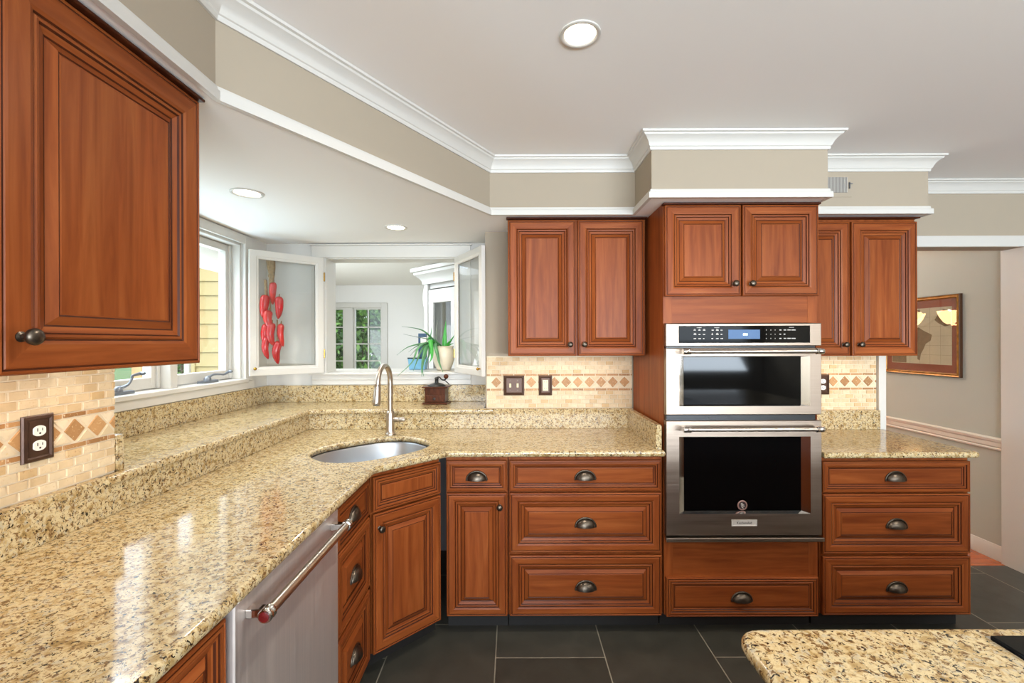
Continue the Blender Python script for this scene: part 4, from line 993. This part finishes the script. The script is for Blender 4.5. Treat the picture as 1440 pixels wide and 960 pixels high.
# chili string hung on the back of the open glazed door
ch = thing('chili_string', 'string of red chilies hanging behind the open glass door', 'chili string', (-1.600, 2.955, 1.243))
def cp_(u, v, Y=2.955):   # zoom of the chili area, on the plane y = Y
    px, py = 340 + u / 4.8, 340 + v / 4.8
    return ((px - 720) / 640 * Y + 1.600, Y - 2.955, 1.452 - (py - 480) / 640 * Y - 1.243)
b = MB()
for uu, tw_ in ((185, 0), (200, 1.5), (212, 3)):
    b.tube(smooth_path([cp_(uu - 8, 95), cp_(uu + 4 * sin(tw_), 160), cp_(195 + 4 * sin(tw_ + 1), 230), cp_(190, 300), cp_(195, 480), cp_(200, 640)], 6), [.013] * 13 + [.005] * 18, 8)
b.tube(smooth_path([cp_(215, 120), cp_(215, 180), cp_(203, 270)], 5), .012, 8); b.tube(smooth_path([cp_(160, 250), cp_(165, 310), cp_(168, 360)], 4), .010, 8); b.tube([cp_(240, 520), cp_(240, 680)], .005, 6)
b.build('braided_cord', raffia, ch, smooth=60)
hk = MB(); hk.tube(smooth_path([cp_(186, 100), cp_(190, 84), cp_(205, 82), cp_(210, 96)], 4), .003, 6); hk.build('hook', brass, ch, smooth=60)
CH = [((210, 270), (210, 340), (204, 418), .016), ((168, 358), (165, 430), (150, 508), .021), ((247, 368), (255, 440), (240, 515), .019), ((190, 462), (188, 520), (215, 590), .020), ((160, 552), (155, 620), (152, 702), .018), ((212, 545), (205, 620), (220, 696), .019), ((260, 550), (262, 620), (275, 702), .015), ((178, 640), (170, 710), (185, 785), .016), ((245, 668), (232, 740), (240, 820), .019)]
for i, (a, m_, e, rad) in enumerate(CH):
    dy = -.012 if i % 2 else .010
    pp = smooth_path([Vector(cp_(*a)) + Vector((0, dy, 0)), Vector(cp_(*m_)) + Vector((0, dy - .012, 0)), Vector(cp_(*e)) + Vector((0, dy, 0))], 8); n = len(pp)
    b = MB(); rad *= 1.28; b.tube(pp, [rad * (min(1, .62 + 2.6 * t)) * (1 - t ** 4.0) + .0015 for t in [k / (n - 1) for k in range(n)]], 12)
    co = b.build('chili', chili_red if i % 3 else chili_old, ch, smooth=60)
    s = MB(); s.tube([pp[0] + Vector((0, 0, -.004)), pp[0] + Vector((.003, 0, .022))], [.006, .003], 6); s.build('stem', raffia, co, smooth=60)

# ------------------------------------------------------------------ framed map in the hall, and the chandelier its glass mirrors
fm = thing('framed_map', 'framed antique map print on the hall wall', 'picture', (3.199, 3.56, 1.184), radians(-90))
# local frame: x runs towards the camera along the wall, -y faces the room
PW0, PW1, PH = -.335, .330, .600
b = MB(); b.rects([(PW0, PW1, 0, PH, 0), (PW0, PW1, 0, PH, -.020, 0), (PW0 + .004, PW1 - .004, .004, PH - .004, -.024, 0), (PW0 + .012, PW1 - .012, .012, PH - .012, -.020, 1), (PW0 + .020, PW1 - .020, .020, PH - .020, -.024, 1), (PW0 + .028, PW1 - .028, .028, PH - .028, -.012, 1)], back=False)
b.build('frame', [plain('dark_brown_frame', '#4a2c16', .35), plain('antique_gold_frame', '#a8742f', .35, .4, vary=.35, vscale=25)], fm)
boxes('mat_board', [(PW0 + .025, PW1 - .025, -.008, -.004, .025, PH - .025)], plain('rust_mat_board', '#93452c', .8), fm)
mx0, mx1, mz0, mz1 = PW0 + .075, PW1 - .070, .085, PH - .085
mp = boxes('map_print', [(mx0, mx1, -.0095, -.0082, mz0, mz1)], plain('aged_map_paper', '#d3c3a6', .8, vary=.06, vscale=8), fm)
land = plain('map_land_tint', '#85694a', .8, vary=.12, vscale=30); ink = plain('map_ink', '#8b7a60', .8)
def LP(pts): 
    return [(mx0 + (u + .10 if u < .7 else min(u, 1)) * (mx1 - mx0), mz0 + v * (mz1 - mz0)) for u, v in pts]
b = MB()
for pts in ([(.30, .62), (.38, .66), (.46, .60), (.60, .52), (.58, .42), (.50, .36), (.46, .26), (.42, .18), (.40, .06), (.36, .08), (.36, .22), (.34, .36), (.30, .46)],
            [(.05, .98), (.10, .86), (.16, .78), (.24, .72), (.28, .64), (.32, .66), (.30, .74), (.36, .80), (.44, .88), (.40, .98)],
            [(.74, .78), (.80, .72), (.90, .66), (.98, .68), (.98, .90), (.88, .96), (.80, .88)]):
    q = LP(pts); b.add([(x, -.0098, z) for x, z in q], [list(range(len(q)))])
b.build('map_land', land, mp)
b = MB()
for k in range(1, 6):
    z = mz0 + (mz1 - mz0) * k / 6; b.box(mx0, mx1, -.0099, -.0096, z - .0006, z + .0006)
    x = mx0 + (mx1 - mx0) * k / 6; b.box(x - .0006, x + .0006, -.0099, -.0096, mz0, mz1)
b.build('map_gridlines', ink, mp)
b = MB(); b.box(mx0 + .005, mx0 + .14, -.0101, -.0096, mz0 + .004, mz0 + .06); b.build('map_cartouche', land, mp)
boxes('glass', [(PW0 + .026, PW1 - .026, -.0118, -.0108, .026, PH - .026)], picture_glass, fm)
cl = thing('chandelier', 'hall chandelier whose lit glass shades are mirrored in the framed map', 'chandelier', (1.62, 5.05, CZ))
CD = -.20
b = MB(); b.lathe([(.055, 0), (.05, -.02), (.012, -.03), (.010, -.42 + CD), (.03, -.45 + CD), (.035, -.52 + CD), (.015, -.58 + CD), (0, -.60 + CD)], (0, 0, 0), 20); b.build('stem', iron, cl, smooth=50)
for k in range(5):
    a = 2 * pi * k / 5 + .2; c, s = cos(a), sin(a)
    b = MB(); b.tube(smooth_path([(.02 * c, .02 * s, -.50 + CD), (.12 * c, .12 * s, -.60 + CD), (.24 * c, .24 * s, -.66 + CD), (.30 * c, .30 * s, -.62 + CD)], 5), .009, 8); ao = b.build('arm', iron, cl, smooth=50)
    b = MB(); b.lathe([(.02, 0), (.05, .02), (.085, .08), (.105, .14), (.10, .141), (.08, .082), (.045, .025), (0, .012)], (.30 * c, .30 * s, -.62 + CD), 20); b.build('shade', shade_glow, ao, smooth=50)
for k in range(5):
    a = 2 * pi * k / 5 + .2; ld = bpy.data.lights.new('bulb_glow', 'POINT'); ld.energy = 40; ld.color = (.96, .97, 1.0); ld.shadow_soft_size = .03
    lo = bpy.data.objects.new('bulb_glow', ld); COL.objects.link(lo); lo.parent = cl; lo.location = (.30 * cos(a), .30 * sin(a), -.50 + CD)
